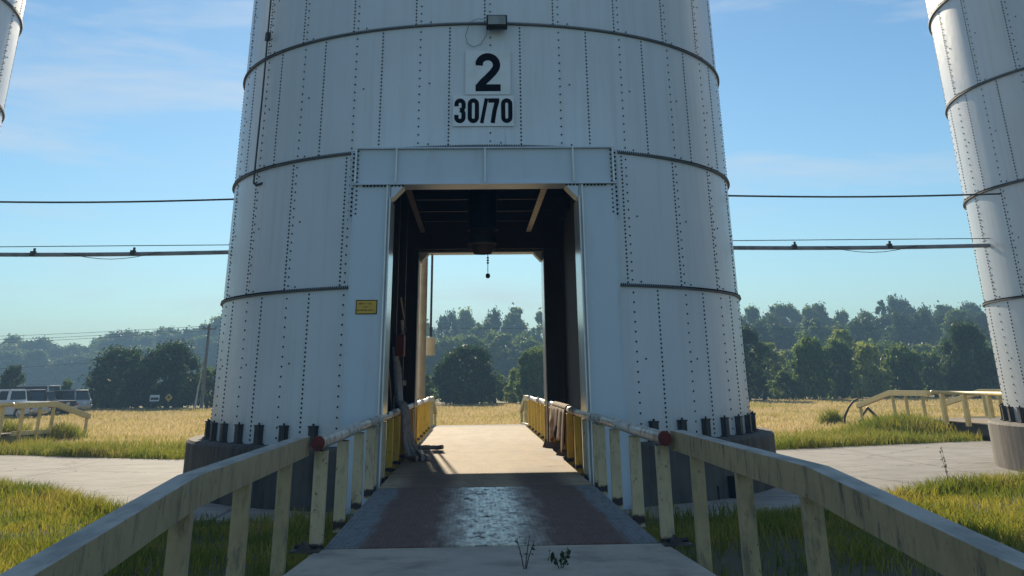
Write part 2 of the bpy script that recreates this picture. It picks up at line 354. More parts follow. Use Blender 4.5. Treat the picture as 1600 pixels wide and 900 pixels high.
def wall_bolts(mb, ang, zs, r=RS, br_=.0172):
    A, Z = np.meshgrid(ang, zs, indexing='ij'); A = A.ravel(); Z = Z.ravel()
    P = np.stack([r*np.sin(A), -r*np.cos(A), Z], -1); Nn = np.stack([np.sin(A), -np.cos(A), 0*A], -1); Tt = np.tile([0., 0, 1.], (len(A), 1))
    bolts(mb, P, Nn, Tt, br_)
def in_door(a):
    a = np.abs((np.asarray(a)+math.pi) % (2*math.pi)-math.pi); return (a < DANG+.004) | (a > math.pi-DANG-.004)
SILO = thing('grain_silo', 'x', 'silo')
for i in range(len(RINGS)-1):
    z0, z1 = RINGS[i], RINGS[i+1]; doored = i < 2; mb = MB()
    segs = [(DANG, math.pi-DANG), (math.pi+DANG, 2*math.pi-DANG)] if doored else [(0, 2*math.pi)]
    rr = RS-.006*(i % 2)
    for a0, a1 in segs:
        n_ = int(round((a1-a0)/(DA/6))); a = np.linspace(a0, a1, n_+1)
        V = np.concatenate([cyl(a, rr, z0), cyl(a, rr, z1), cyl(a, rr-.03, z0), cyl(a, rr-.03, z1)]); k = np.arange(n_); m_ = n_+1
        mb.add(V, np.stack([k, k+1, k+1+m_, k+m_], -1), smooth=True); mb.add(V[2*m_:], np.stack([k, k+m_, k+1+m_, k+1], -1), mat=2, smooth=True)
    off = .5 if i % 2 == 0 else 0                                # seams staggered row by row (row 2 half a panel over)
    if i in (0, 2, 4): off = .5
    sa = (np.arange(NP)+off)*DA; st_ = np.arange(NP)*DA+R(1.05)
    if doored: sa = sa[~in_door(sa)]; st_ = st_[~in_door(st_)]
    wall_bolts(mb, sa, np.linspace(z0+.07, z1-.07, 33), rr, .0185); wall_bolts(mb, st_, np.linspace(z0+.12, z1-.12, 15), rr, .0175)
    tb = (np.arange(NP)+.22)*DA; tb = tb[~in_door(tb)] if doored else tb; wall_bolts(mb, tb, [z0+.09, (z0+z1)/2+.05], rr)
    obj('wall_course', mb, ['silo_paint', 'bolt_steel', 'black_steel'], SILO)
for i, z in enumerate(RINGS[1:]):
    mb = MB(); segs = [(DANG, math.pi-DANG), (math.pi+DANG, 2*math.pi-DANG)] if i == 0 else [(0, 2*math.pi)]
    for a0, a1 in segs:
        n_ = int(round((a1-a0)/(DA/6))); a = np.linspace(a0, a1, n_+1); prof = [(RS-.02, .018), (RS+.058, .018), (RS+.058, -.010), (RS-.02, -.016)]
        V = np.concatenate([cyl(a, r_, z+dz) for r_, dz in prof]); m_ = n_+1; k = np.arange(n_)
        for j in range(3): mb.add(V, np.stack([k+j*m_, k+1+j*m_, k+1+(j+1)*m_, k+(j+1)*m_], -1)[:, ::-1])
        ab = np.arange(a0, a1, DA/30)
        P = cyl(ab, RS+.036, z+.018); T_ = np.stack([np.cos(ab), np.sin(ab), 0*ab], -1); bolts(mb, P, np.tile([0., 0, 1.], (len(ab), 1)), T_, .013, .03)
    obj('ring_flange', mb, ['ring_steel', 'bolt_steel'], SILO)
# anchor brackets at the foot
br = MB(); br.box((0, -.10, .17), (.15, .02, .34)); br.box((-.065, -.05, .16), (.02, .10, .32)); br.box((.065, -.05, .16), (.02, .10, .32)); br.box((0, -.06, .01), (.24, .18, .02)); br.box((0, -.06, .325), (.17, .13, .025)); br.tube([(0, -.06, .0), (0, -.06, .375)], .02, 8)
bme = br.mesh('anchor_bracket', ['dark_steel'])
for k in range(2*NP):
    a = (k+.5)*DA/2
    if in_door(np.array([a]))[0]: continue
    o = bpy.data.objects.new('anchor_bracket', bme); COL.objects.link(o); o.parent = SILO; o.location = ((RS+.004)*math.sin(a), -(RS+.004)*math.cos(a), ZB+.002); o.rotation_euler = (0, 0, a)
# roof
mb = MB(); mb.lathe([(RS+.12, 16.74), (RS+.12, 16.84), (.7, 18.4), (.7, 18.75), (0.01, 18.8)], 52); obj('roof', mb, 'silo_paint', SILO)
# door frames (front and back)
def door_frame():
    fr = bpy.data.objects.new('door_frame', None); COL.objects.link(fr); fr.parent = SILO
    y0 = -6.5; zl, zt = 5.60, 6.29                               # y0: face of the frame, local
    W1, W2 = 1.86, 2.57
    cols = {}
    for s in (-1, 1):
        cols[s] = c_ = MB(); c_.span((s*W1, y0+.06, .04), (s*W2, y0+.085, zl-.02)); jm = MB(); jm.span((s*(W1-.014), y0, .04), (s*(W1+.014), y0+1.15, zl-.25)); obj('jamb_flange', jm, 'lit_edge_paint', fr, .004); c_.span((s*(W2-.01), y0+.05, .04), (s*(W2+.012), -5.55, zt))
        q = MB(); P = np.array([(s*(W2+.075), y0+.34, z) for z in np.arange(5.05, 6.24, .085)]); Nn = np.tile([0., -1, 0], (len(P), 1)); T_ = np.tile([0., 0, 1.], (len(P), 1)); bolts(q, P, Nn, T_, .021, .028, 1)
        P[:, 0] = s*(W2-.045); P[:, 1] = y0+.06; bolts(q, P, Nn, T_, .017, .02, 1); q.span((s*(W2+.012), y0+.34, 4.95), (s*(W2+.13), y0+.36, zt)); obj('splice_flange', q, ['frame_paint', 'bolt_steel'], fr)
        gs = MB(); gs.prism([(s*(W1-.012), zl-.03), (s*(W1-.012), zl-.26), (s*(W1-.045), zl-.26), (s*(W1-.26), zl-.045), (s*(W1-.26), zl-.03)], y0+.03, y0+.55); obj('corner_gusset', gs, 'frame_paint', fr)
    l_ = MB(); l_.span((-W2, y0+.06, zl+.01), (W2, y0+.085, zt-.015)); l_.span((-W2-.03, y0-.03, zt-.015), (W2+.03, y0+1.1, zt+.012)); l_.span((-W2-.05, y0-.03, zl-.02), (W2+.05, y0+.62, zl+.008))
    obj('lintel', l_, 'frame_paint', fr, .004)
    for x in (-W2+.01, -W1+.1, 0, W1-.1+.0, W2-.01):
        r_ = MB(); r_.span((x-.016, y0-.05, zl+.012), (x+.016, y0+.058, zt-.018)); obj('stiffener', r_, 'lit_edge_paint', fr)
    for s in (-1, 1):
        r_ = MB(); x = s*(W1+.06); r_.span((x-.014, y0-.03, .1), (x+.014, y0+.058, zl-.03)); obj('stiffener', r_, 'lit_edge_paint', fr)
        q = MB(); q = None; P = np.array([(s*x_, y0+.03, zl-.021) for x_ in np.arange(1.62, 2.45, .07) if abs(x_-W1-.06) > .03]); bolts(cols[s], P, np.tile([0., 0, -1], (len(P), 1)), np.tile([1., 0, 0], (len(P), 1)), .02, .03, 1); obj('column', cols[s], ['frame_paint', 'bolt_steel'], fr)
    return fr
ff = door_frame(); rf = copy_tree(ff, SILO); rf.rotation_euler = (0, 0, math.pi)
# the drive-through inside: walls, ceiling, joists, spout
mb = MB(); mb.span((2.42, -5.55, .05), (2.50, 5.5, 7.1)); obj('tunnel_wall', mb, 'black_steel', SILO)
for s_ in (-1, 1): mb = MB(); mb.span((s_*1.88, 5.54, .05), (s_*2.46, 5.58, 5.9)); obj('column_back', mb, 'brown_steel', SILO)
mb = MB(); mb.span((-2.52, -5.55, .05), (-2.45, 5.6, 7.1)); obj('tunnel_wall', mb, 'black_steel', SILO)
for y in (-3.2, .2, 3.4):
    mb = MB(); mb.span((-2.35, y-.12, .05), (-2.10, y+.12, 6.6)); obj('tunnel_post', mb, 'brown_steel', SILO)
for z_ in (.9, 2.0): mb = MB(); mb.span((-2.34, 3.55, z_), (-2.1, 5.4, z_+.13)); obj('wall_girt', mb, 'brown_steel', SILO)
mb = MB(); mb.tube([(-2.05, -2.9, 2.35), (-2.05, -.2, .9)], .035, 6); obj('brace', mb, 'ring_steel', SILO)
mb = MB(); mb.tube([(-2.05, .5, 4.0), (-2.05, 3.1, 3.3)], .03, 6); obj('brace', mb, 'ring_steel', SILO)
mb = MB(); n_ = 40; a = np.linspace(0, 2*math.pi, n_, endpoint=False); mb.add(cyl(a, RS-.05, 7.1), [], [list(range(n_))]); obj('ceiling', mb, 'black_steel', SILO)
for y in (-4.0, -1.9, .2, 2.3, 4.3):
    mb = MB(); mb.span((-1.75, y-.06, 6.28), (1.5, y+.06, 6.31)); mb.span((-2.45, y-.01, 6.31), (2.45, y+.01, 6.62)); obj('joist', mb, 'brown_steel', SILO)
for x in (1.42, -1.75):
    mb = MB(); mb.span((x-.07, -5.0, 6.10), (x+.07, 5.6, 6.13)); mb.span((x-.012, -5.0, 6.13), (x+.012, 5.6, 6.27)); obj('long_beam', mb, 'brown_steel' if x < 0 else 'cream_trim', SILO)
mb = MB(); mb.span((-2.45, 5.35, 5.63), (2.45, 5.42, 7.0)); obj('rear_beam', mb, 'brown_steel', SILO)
spt = MB(); spt.lathe([(.36, 7.1), (.36, 5.55), (.39, 5.55), (.39, 5.5), (.33, 5.5), (.33, 5.22)], 28); sp_o = obj('discharge_spout', spt, 'black_steel', SILO)
mb = MB(); mb.lathe([(.335, 5.23), (.345, 5.17), (.335, 5.15), (.22, 4.94), (.20, 4.94)], 28); obj('spout_cone', mb, 'dark_steel', sp_o); mb = MB(); mb.tube([(.34*math.cos(R(a)), .34*math.sin(R(a)), 5.17) for a in range(0, 361, 15)], .022, 6); obj('spout_rim', mb, 'plate_light', sp_o)
mb = MB(); mb.tube([(.13, -.1, 4.95), (.13, -.1, 4.47)], .010, 6)
for z in (4.84, 4.78, 4.72): mb.lathe([(.02, -.02), (.032, 0), (.02, .02)], 8, (.13, -.1, z))
mb.lathe([(.005, -.06), (.045, -.045), (.06, 0), (.045, .045), (.005, .06)], 12, (.13, -.1, 4.42)); obj('pull_chain', mb, 'dark_steel', sp_o)

# foundation
FND = thing('concrete_foundation', 'x', 'foundation')
mb = MB()
for s in (0, 1):
    g0 = math.asin(2.3/6.66); a0, a1 = g0+s*math.pi, math.pi-g0+s*math.pi; n_ = 60; a = np.linspace(a0, a1, n_+1)
    prof = [(6.66, 0), (6.66, ZB-.05), (6.61, ZB), (5.7, ZB), (5.7, 0)]; V = np.concatenate([cyl(a, r_, z_) for r_, z_ in prof]); m_ = n_+1; k = np.arange(n_)
    for j in range(4): mb.add(V, np.stack([k+j*m_, k+1+j*m_, k+1+(j+1)*m_, k+(j+1)*m_], -1))
    mb.add(V, [], [[j*m_ for j in range(5)], [j*m_+n_ for j in range(5)][::-1]])
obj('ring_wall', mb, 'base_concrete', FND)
mb = MB(); mb.tube([(4.42, -4.97, .02), (4.42, -4.97, .26)], .03, 6); mb.box((4.9, -4.62, .22), (.5, .3, .36), rz=.8); obj('inlet_box', mb, 'black_steel', FND)
SX = 19.27
for k, (x, lab, fl) in enumerate(((0, 'white bolted steel silo in the middle with truck doorway under a big black 2', 'round concrete foundation under the middle silo, cut through by the deck'),
                   (SX, 'white bolted steel silo at the right edge, right of the bent yellow railing', 'streaked concrete foundation under the silo at the right edge'),
                   (-SX, 'white bolted steel silo cut off by the upper left edge', 'concrete foundation of the silo cut off by the left edge'))):
    place(SILO, k, (x, 28, 0), 0, lab, 'grain silos in a row'); o = place(FND, k, (x, 28, 0), 0, fl, 'silo foundations')
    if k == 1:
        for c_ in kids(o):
            if c_.name.startswith('ring_wall'): c_.data = c_.data.copy(); c_.data.materials[0] = M['lit_base_concrete']

# ------------------------------------------------------------------ things on the middle silo
def ribbon(mb, pts, w_, y, closed=False, mat=0, t=.006):
    P = [Vector((p[0], p[1])) for p in pts]; n_ = len(P); Lf = []; Rt = []
    for i in range(n_):
        a = P[(i-1) % n_] if (closed or i > 0) else P[i]; b = P[(i+1) % n_] if (closed or i < n_-1) else P[i]
        d = (b-a).normalized(); nrm = Vector((-d.y, d.x)); Lf.append(P[i]+nrm*w_/2); Rt.append(P[i]-nrm*w_/2)
    v = [(p.x, y, p.y) for p in Lf+Rt]+[(p.x, y+t, p.y) for p in Lf+Rt]; m_ = n_ if closed else n_-1
    q = [(i, (i+1) % n_, n_+(i+1) % n_, n_+i) for i in range(m_)]+[(i, 2*n_+i, 2*n_+(i+1) % n_, (i+1) % n_) for i in range(m_)]+[(n_+i, n_+(i+1) % n_, 3*n_+(i+1) % n_, 3*n_+i) for i in range(m_)]
    mb.add(v, q, mat=mat)
def arc(cx, cz, rx, rz, a0, a1, n_=14): return [(cx+rx*math.cos(R(a0+(a1-a0)*i/n_)), cz+rz*math.sin(R(a0+(a1-a0)*i/n_))) for i in range(n_+1)]
YF = 28-RS-.035
sg = thing('number_sign', 'square white sign with a big black 2 under the floodlight', 'sign', (.065, YF, 7.43))
mb = MB(); mb.span((-.475, 0, 0), (.475, .012, .93)); obj('plate', mb, 'sign_white', sg)
mb = MB(); u = .54; h_ = .80
def g2(p): return (-.27-.005+p[0]*u, .07+p[1]*h_/1.5)
pts = [(.17, 1.02), (.175, 1.10)]+arc(.50, 1.04, .345, .335, 165, -25, 16)+[(.70, .74), (.5, .53), (.33, .37), (.22, .24), (.17, .16)]
ribbon(mb, [g2(p) for p in pts], .155, -.005); ribbon(mb, [g2((.03, .135)), g2((1.0, .135))], .145, -.0065)
obj('numeral', mb, 'black_ink', sg)
sg = thing('number_sign', 'wide white sign reading 30/70 in black under the big 2', 'sign', (-.03, YF-.004, 6.78))
mb = MB(); mb.span((-.63, 0, 0), (.63, .012, .63)); obj('plate', mb, 'sign_white', sg)
mb = MB(); gw, gh, b0, sw = .235, .51, .06, .088
def ring0(x): 
    r_ = (gw-sw)/2; c_ = x+gw/2
    ribbon(mb, arc(c_, b0+gh-sw/2-r_, r_, r_, 0, 180, 10)+arc(c_, b0+sw/2+r_, r_, r_, 180, 360, 10), sw, -.005, True)
x0 = -.60
r_ = (gw-sw)/2; c_ = x0+gw/2                                       # 3
ribbon(mb, [(x0+sw/2, b0+gh*.68)]+arc(c_, b0+gh-sw/2-r_, r_, r_, 180, 0, 10)+[(c_+r_, b0+gh*.64), (c_+r_*.8, b0+gh*.56), (c_, b0+gh*.52)], sw, -.005)
ribbon(mb, [(c_, b0+gh*.52), (c_+r_*.8, b0+gh*.48), (c_+r_, b0+gh*.40)]+arc(c_, b0+sw/2+r_, r_, r_, 0, -180, 10)+[(x0+sw/2, b0+gh*.33)], sw, -.0055)
ring0(x0+.275)
ribbon(mb, [(x0+.565, b0), (x0+.665, b0+gh)], .075, -.005)         # slash
ribbon(mb, [(x0+.70, b0+gh-.045), (x0+.93, b0+gh-.045)], .09, -.0055); ribbon(mb, [(x0+.885, b0+gh-.05), (x0+.83, b0+gh*.5), (x0+.79, b0)], .09, -.005)
ring0(x0+.965)
obj('numeral', mb, 'black_ink', sg)
sg = thing('warning_sign', 'small yellow sign on the left column of the doorway', 'sign', (-2.23, 21.548, 3.24))
mb = MB(); mb.span((-.2, 0, 0), (.2, .01, .25)); obj('plate', mb, 'black_ink', sg); mb = MB(); mb.span((-.185, -.004, .015), (.185, .001, .235)); obj('yellow_field', mb, 'sign_yellow', sg)
mb = MB()
for z, ws in ((.185, ((-.14, -.01), (.02, .11))), (.128, ((-.05, .02),)), (.07, ((-.18, -.07), (-.06, .02), (.04, .16)))):
    for a_, b_ in ws:
        x = a_
        while x < b_-.008:
            d_ = random.uniform(.010, .019); hh = .026
            mb.span((x, -.006, z-hh/2), (x+.006, -.0042, z+hh/2)); mb.span((x+.0065, -.006, z+random.choice((-hh/2, 0, hh/2-.007))), (x+d_, -.0042, z+random.choice((-hh/2, 0, hh/2-.007))+.007)); x += d_+.006
obj('lettering', mb, 'sign_red', sg)
fl = thing('floodlight', 'black rectangular floodlight above the big 2', 'lamp', (.25, 28-RS, 8.74))
mb = MB(); mb.prism([(-.40, .30), (-.44, .05), (-.40, .0), (-.22, .02), (-.12, .12), (-.12, .30)], -.22, .22, plane='yz'); obj('housing', mb, 'black_steel', fl, .012)
mb = MB(); mb.box((0, -.433, .175), (.37, .012, .20), rx=-.16); obj('glass', mb, 'lamp_glass', fl)
mb = MB(); mb.box((0, -.06, .2), (.12, .14, .1)); obj('mount', mb, 'dark_steel', fl)
mb = MB(); pth = [(-.16, -.15, .28), (-.30, -.12, .30), (-.42, -.10, .26), (-.50, -.08, .16), (-.56, -.06, -.05), (-.52, -.05, -.22), (-.40, -.05, -.30), (-.24, -.05, -.24), (-.12, -.08, -.06), (-.1, -.14, .05)]
mb.tube([Vector((p[0]-.1, p[1], p[2])) for p in pth], .006, 5); obj('cord', mb, 'wire', fl)
def on_wall(deg, z, lift=.03): a = R(deg); return ((RS+lift)*math.sin(a), 28-(RS+lift)*math.cos(a), z)
cb = thing('hanging_cable', 'thin dark cable hanging down the left of the middle silo, hooked at its end', 'cable', (0, 0, 0))
mb = MB(); zs = [14.0, 11.6, 10.5, 9.5, 9.05, 8.9, 8.0, 7.0, 6.5, 6.08]; mb.tube([on_wall(-54.5+.9*math.sin(z*1.7)*.15, z, .10) for z in zs], .022, 6)
x, y, z = on_wall(-54.5, 6.08, .10); mb.tube([(x, y, 6.10), (x+.07, y-.03, 6.05), (x+.22, y-.1, 6.08)], .028, 6); obj('cable_run', mb, 'wire', cb)
mb = MB(); mb.box(on_wall(-54.4, 9.45, .1), (.1, .1, .2), rz=-.9); obj('clamp', mb, 'dark_steel', cb)

# pipes and wires between the silos
def crossing(x0, x1, side, lab1, lab2, lab3):
    t = thing('conveyor_pipe', lab1, 'pipe', (0, 28.4, 5.08), 0, 'pipes between the silos')
    mb = MB(); xs = np.linspace(x0, x1, 9); mb.tube([(x, 0, -.03*math.sin(math.pi*(x-x0)/(x1-x0))) for x in xs], .050, 10); obj('tube', mb, 'conveyor_steel', t)
    for f_ in (.27, .62):
        x = x0+(x1-x0)*f_; mb = MB(); mb.box((x, 0, .0), (.12, .12, .12)); mb.box((x+.02, 0, .08), (.05, .05, .10)); obj('pipe_clamp', mb, 'dark_steel', t)
    t = thing('steel_cable', lab2, 'cable', (0, 27.3, 6.2), 0, 'cables between the silos')
    mb = MB(); mb.tube([(x, 0, -.05*math.sin(math.pi*(x-x0)/(x1-x0))) for x in xs], .022, 8); obj('strand', mb, 'wire', t)
    t = thing('thin_wire', lab3, 'wire', (0, 28.3, 5.24), 0, 'thin wires by the pipes')
    mb = MB(); mb.tube([(x, 0, .0) for x in xs], .010, 5)
    s_ = np.linspace(.38, .72, 9); mb.tube([(x0+(x1-x0)*f_, .03, -.15-.16*math.sin(math.pi*(f_-.38)/.34)) for f_ in s_], .008, 5); obj('strand', mb, 'wire', t)
crossing(-SX+6.1, -6.1, -1, 'long grey pipe running from the middle silo to the left silo', 'thick dark cable above the left pipe, left of the middle silo', 'thin sagging wire along the left pipe')
crossing(6.1, SX-6.1, 1, 'long grey pipe running from the middle silo to the right silo', 'thick dark cable above the right pipe, right of the middle silo', 'thin sagging wire along the right pipe')

# ------------------------------------------------------------------ the weighing deck, ramps and railings
ZD = .55; HW = 1.76; Y0, Y1 = 13.1, 45.2
def deck(front=True):
    t = thing('truck_deck', 'x', 'deck', (0, 0, 0))
    ya = Y0 if front else 33.0
    if front:
        mb = MB(); mb.span((-HW, Y0, ZD-.03), (HW, 19.84, ZD)); obj('front_plate', mb, 'worn_plate', t, .004, 'maroon steel plate worn down the middle, with painted sky sheen')
    mb = MB(); mb.span((-HW+.01, 19.87 if front else ya, ZD-.03), (HW-.01, Y1, ZD-.002)); obj('deck_plate', mb, 'deck_surface', t, .004)
    for s in (-1, 1):
        mb = MB(); mb.span((s*(HW-.1), ya+.02, ZD-.33), (s*(HW-.08), Y1-.02, ZD-.031)); mb.span((s*(HW-.1), ya+.02, ZD-.36), (s*(HW+.02), Y1-.02, ZD-.33)); obj('side_beam', mb, 'dark_steel', t)
    for y in np.arange(ya+1, Y1, 4.0): mb = MB(); mb.span((-1.3, y-.3, 0.03), (1.3, y+.3, ZD-.36)); obj('pier', mb, 'dirty_concrete', t)
    mb = MB(); mb.span((-.9, ya+.05, .1), (.9, Y1-.1, ZD-.05)); obj('centre_girder', mb, 'black_steel', t)
    return t
dk = deck(); dk['label'] = 'long steel truck deck leading through the middle silo, maroon and worn at its near end'
dk2 = deck(False); dk2.location = (SX, 0, 0); dk2['label'] = 'truck deck coming out behind the silo at the right edge'
o = copy_tree(dk2); o.location = (-SX, 0, 0); o['label'] = 'truck deck coming out behind the silo at the left edge'
for o in (dk, dk2): o['group'] = 'truck decks'
for o in list(bpy.data.objects):
    if o.name.startswith('truck_deck'): o['group'] = 'truck decks'

def ramp(front, lab):
    t = thing('concrete_ramp', lab, 'ramp', (0, 0, 0), 0, 'concrete ramps')
    s_ = -1 if front else 1; ye = Y0-.03 if front else Y1+.03
    prof = [(ye, ZD-.01), (ye+s_*2.4, .50), (ye+s_*5.9, .36 if front else .40), (ye+s_*9.4, .03)]; wd = [1.82, 2.03, 2.2, 2.3] if front else [1.8, 1.8, 1.8, 1.8]
    mb = MB(); v = []
    for (y, z), hw in zip(prof, wd): v += [(-hw, y, z), (hw, y, z), (-hw, y, 0), (hw, y, 0)]
    q = []
    for i in range(3): a = i*4; q += [(a, a+1, a+5, a+4), (a, a+4, a+6, a+2), (a+1, a+3, a+7, a+5)]
    q += [(0, 2, 3, 1)]; mb.add(v, q); obj('slab', mb, 'ramp_concrete' if front else 'dirty_concrete', t)
    if not front:
        for s in (-1, 1):
            mb = MB(); mb.bar([(s*1.86, y, z+.06) for y, z in prof[:3]], .1, .14); obj('kerb_rail', mb, 'pale_yellow', t)
    return t
ramp(True, 'grey concrete ramp at the near end of the long deck')
rb = ramp(False, 'concrete ramp at the far end of the long deck')
for x, lb in ((SX, 'concrete ramp behind the right silo, beside the bent metal'), (-SX, 'concrete ramp behind the left silo, in front of the parked vehicles')):
    o = copy_tree(rb); o.location = (x, 0, 0); o['label'] = lb
for s, lb in ((-1, 'rusty hinge plate on the left corner where ramp meets deck'), (1, 'rusty hinge plate on the right corner where ramp meets deck')):
    t = thing('hinge_plate', lb, 'hinge plate', (s*1.93, 12.95, .535), 0, 'hinge plates'); mb = MB(); mb.box((0, 0, .012), (.3, .2, .016)); obj('base_plate', mb, 'dark_steel', t)
    mb = MB(); mb.prism([(-.09, .02), (.07, .02), (-.03, .10)], -.05, .05); mb.tube([(-.12, .03, .045), (.12, .03, .045)], .02, 8); obj('bracket', mb, 'dark_steel', t)

def post(mb, x, y, z0, z1, wx, wy, mat=0): mb.span((x-wx/2, y-wy/2, z0), (x+wx/2, y+wy/2, z1), mat)
PY = [13.28, 15.4, 17.6, 19.55, 20.25, 21.9, 23.9, 25.9, 27.9, 29.9, 31.9, 33.9, 35.9, 37.9, 39.9, 41.9, 43.9]
def pipe_rail(s, lab, ya=13.1, cat='railing'):
    t = thing('pipe_railing', lab, cat, (0, 0, 0), 0, 'pipe railings'); x = s*1.9; zt = 1.58
    cuts = [13.1, 17.3, 21.2, 25.4, 29.7, 34.0, 38.5, 44.8]; cuts = [c_ for c_ in cuts if c_ >= ya-.1] if ya < 20 else [ya]+[c_ for c_ in cuts if c_ > ya]
    for a_, b_ in zip(cuts, cuts[1:]):
        mb = MB(); xx = s*1.9-s*.03*math.sin(a_); zz = zt-.075+.008*math.sin(a_*2.1); mb.tube([(xx, a_+.012, zz), (xx, (a_+b_)/2, zz-.006), (xx+.006, b_-.012, zz)], .068, 14); pp = obj('pipe', mb, 'pipe_steel', t)
        mb = MB(); mb.tube([(xx, b_-.09, zz), (xx, b_+.06, zz)], .075, 14); obj('coupling', mb, 'pipe_steel', pp)
    if ya < 20:
        mb = MB(); mb.tube([(x-s*.03*math.sin(13.1), 13.02, zt-.068), (x-s*.03*math.sin(13.1), 13.10, zt-.068)], .0715, 14); obj('end_cap', mb, 'red_paint', t, 0, 'red painted pipe end')
        if s < 0: mb = MB(); mb.tube([(-1.90, 22.4, zt-.073), (-1.90, 22.95, zt-.073)], .085, 14); obj('red_band', mb, 'red_paint', t)
    for y in PY:
        if y < ya: continue
        mb = MB(); rear = y > 23.5; dx = random.uniform(-.012, .012)
        wx, wy = (.145, .09) if not rear else (.13, .24)
        post(mb, s*1.875+dx, y, .44, zt-.14, wx, wy); obj('post', mb, 'sunlit_yellow_paint' if rear else 'cream_paint', t, .006)
    return t
pl = pipe_rail(-1, 'pipe railing on uprights along the left side of the long deck'); pr_ = pipe_rail(1, 'pipe railing on uprights along the right side of the long deck')
nl = pipe_rail(-1, 'x', 37.6); nr = pipe_rail(1, 'x', 37.6)
for x, (la, lb) in ((SX, ('yellow pipe railing behind the right silo, nearer the middle', 'yellow pipe railing at the far right, mostly hidden by the right silo')), (-SX, ('pipe railing behind the left silo, outer side', 'pale yellow pipe railing behind the left silo, nearer the middle'))):
    for p_, lb_ in ((nl, la), (nr, lb)):
        o = copy_tree(p_) if x < 0 else p_; o.location = (x, 0, 0); o['label'] = lb_
        for c_ in kids(o):
            if c_.name.startswith(('post', 'pipe')): c_.data = c_.data.copy() if c_.data.users > 1 else c_.data; c_.data.materials[0] = M['pale_yellow']

def beam_rail(front, s, lab):
    t = thing('beam_railing', lab, 'railing', (0, 0, 0), 0, 'ramp railings'); x = s*2.06; zt = 1.58
    if front:
        yb = 8.0 if s < 0 else 7.9; path = [(x, 13.15 if s < 0 else 13.3, zt), (x, yb, zt-.01), (x+s*.01, 2.2, zt-.34)]; ps_ = [12.05, 9.9, 7.9, 5.3] if s < 0 else [12.2, 10.15, 8.17, 5.6]; mp_ = mq = 'clean_beam_paint' if s < 0 else 'beam_paint'; mq = 'clean_beam_paint'
    else:
        path = [(x-s*.12, 44.95, zt-.03), (x-s*.12, 49.2, zt-.05), (x-s*.12, 53.6, zt-.62)]; ps_ = [45.7, 47.5, 49.0, 53.3]; mp_ = mq = 'pale_yellow'; x = x-s*.12
    pz = [p[1] for p in path][::-1] if front else [p[1] for p in path]; zz = [p[2] for p in path][::-1] if front else [p[2] for p in path]
    mb = MB(); mb.bar(path, .15, .19, 0, 1); obj('top_beam', mb, [mp_, 'beam_top' if front else mp_], t, .004)
    for y in ps_:
        zp = float(np.interp(y, pz, zz))-.19; mb = MB(); post(mb, x+random.uniform(-.01, .01), y, .02 if front else -.02, zp-.002, .13 if front else .12, .10); obj('post', mb, mq, t, .005)
    return t
beam_rail(True, -1, 'heavy beam railing of the near ramp, on the left, dropping towards the viewer')
beam_rail(True, 1, 'heavy stained beam railing of the near ramp, on the right, dropping towards the viewer')
bl = beam_rail(False, -1, 'beam railing at the far end of the long deck, left side'); brr = beam_rail(False, 1, 'beam railing at the far end of the long deck, right side')
for x, (la, lb) in ((SX, ('pale yellow beam railing beside the bent metal, sloping down to the left', 'second yellow beam railing close to the right silo, behind the first')), (-SX, ('yellow beam railing at the left edge, farther from the middle silo', 'pale yellow beam railing sloping down to the right in front of the parked vehicles'))):
    for p_, lb_ in ((bl, la), (brr, lb)):
        o = copy_tree(p_); o.location = (x, 0, 0); o['label'] = lb_

# things around the doorway
def cloth_over(yc, ln):
    v = []; nu, nv = 34, 16
    for i in range(nu+1):
        u_ = i/nu; y = yc-ln/2+ln*u_; fold = .055*math.sin(u_*26)+.03*math.sin(u_*55+1); drop = .62+.16*math.sin(u_*9+.6)+.10*math.sin(u_*23)
        for j in range(nv+1):
            t_ = j/nv
            if t_ < .3: a = math.pi*(.15+.85*(1-t_/.3)); x, z = 1.90-.095*math.cos(math.pi-a)*1.0, 1.505+.095*math.sin(a)
            else: k = (t_-.3)/.7; x, z = 1.80-fold*k**.6-.03*k, 1.50-drop*k
            v.append((x, y+.02*math.sin(j+i), z))
    q = [(i*(nv+1)+j, i*(nv+1)+j+1, (i+1)*(nv+1)+j+1, (i+1)*(nv+1)+j) for i in range(nu) for j in range(nv)]
    mb = MB(); mb.add(v, q, smooth=True); o = obj('draped_cloth', mb, 'cloth'); o.modifiers.new('s', 'SOLIDIFY').thickness = .012
    return tag(o, 'brown cloth hanging in folds over the right pipe railing', 'cloth')
cloth_over(28.4, 4.6)
for k, (x, y, a, lb) in enumerate(((1.66, 29.6, .5, 'pale bent metal plate by the right railing under the brown cloth, the farther one'), (1.70, 26.4, .35, 'pale bent metal plate on the right deck edge, the nearer one'))):
    mb = MB(); mb.prism([(-.2, .0), (.12, .0), (.2, .12), (.19, .135), (.11, .018), (-.2, .015)], -.5, .5); o = obj('metal_plate', mb, 'plate_light'); o.location = (x, y, ZD+.004); o.rotation_euler = (0, -.12, a); tag(o, lb, 'metal plate', 'loose metal plates')
hs = thing('hose_bundle', 'grey hoses hanging from the tunnel wall over the left pipe railing', 'hoses', (0, 0, 0))
for k, (dy, dx, zb) in enumerate(((0, 0, .62), (.5, .03, .60), (.9, .06, .58), (1.4, .02, .70))):
    y = 26.6+dy; mb = MB()
    mb.tube([(-2.12, y+1.4, 2.85-.1*k), (-2.07, y+1.2, 2.4), (-2.0, y+.7, 1.95), (-1.93, y+.2, 1.68), (-1.83, y, 1.62), (-1.76+dx, y-.06, 1.45), (-1.74+dx, y-.15, 1.15), (-1.70+dx*2, y-.22, .85), (-1.62+dx*3, y-.34, zb+.02), (-1.42+dx*4, y-.5-.3*k, ZD+.055)], .055, 10); obj('hose', mb, 'hose', hs)
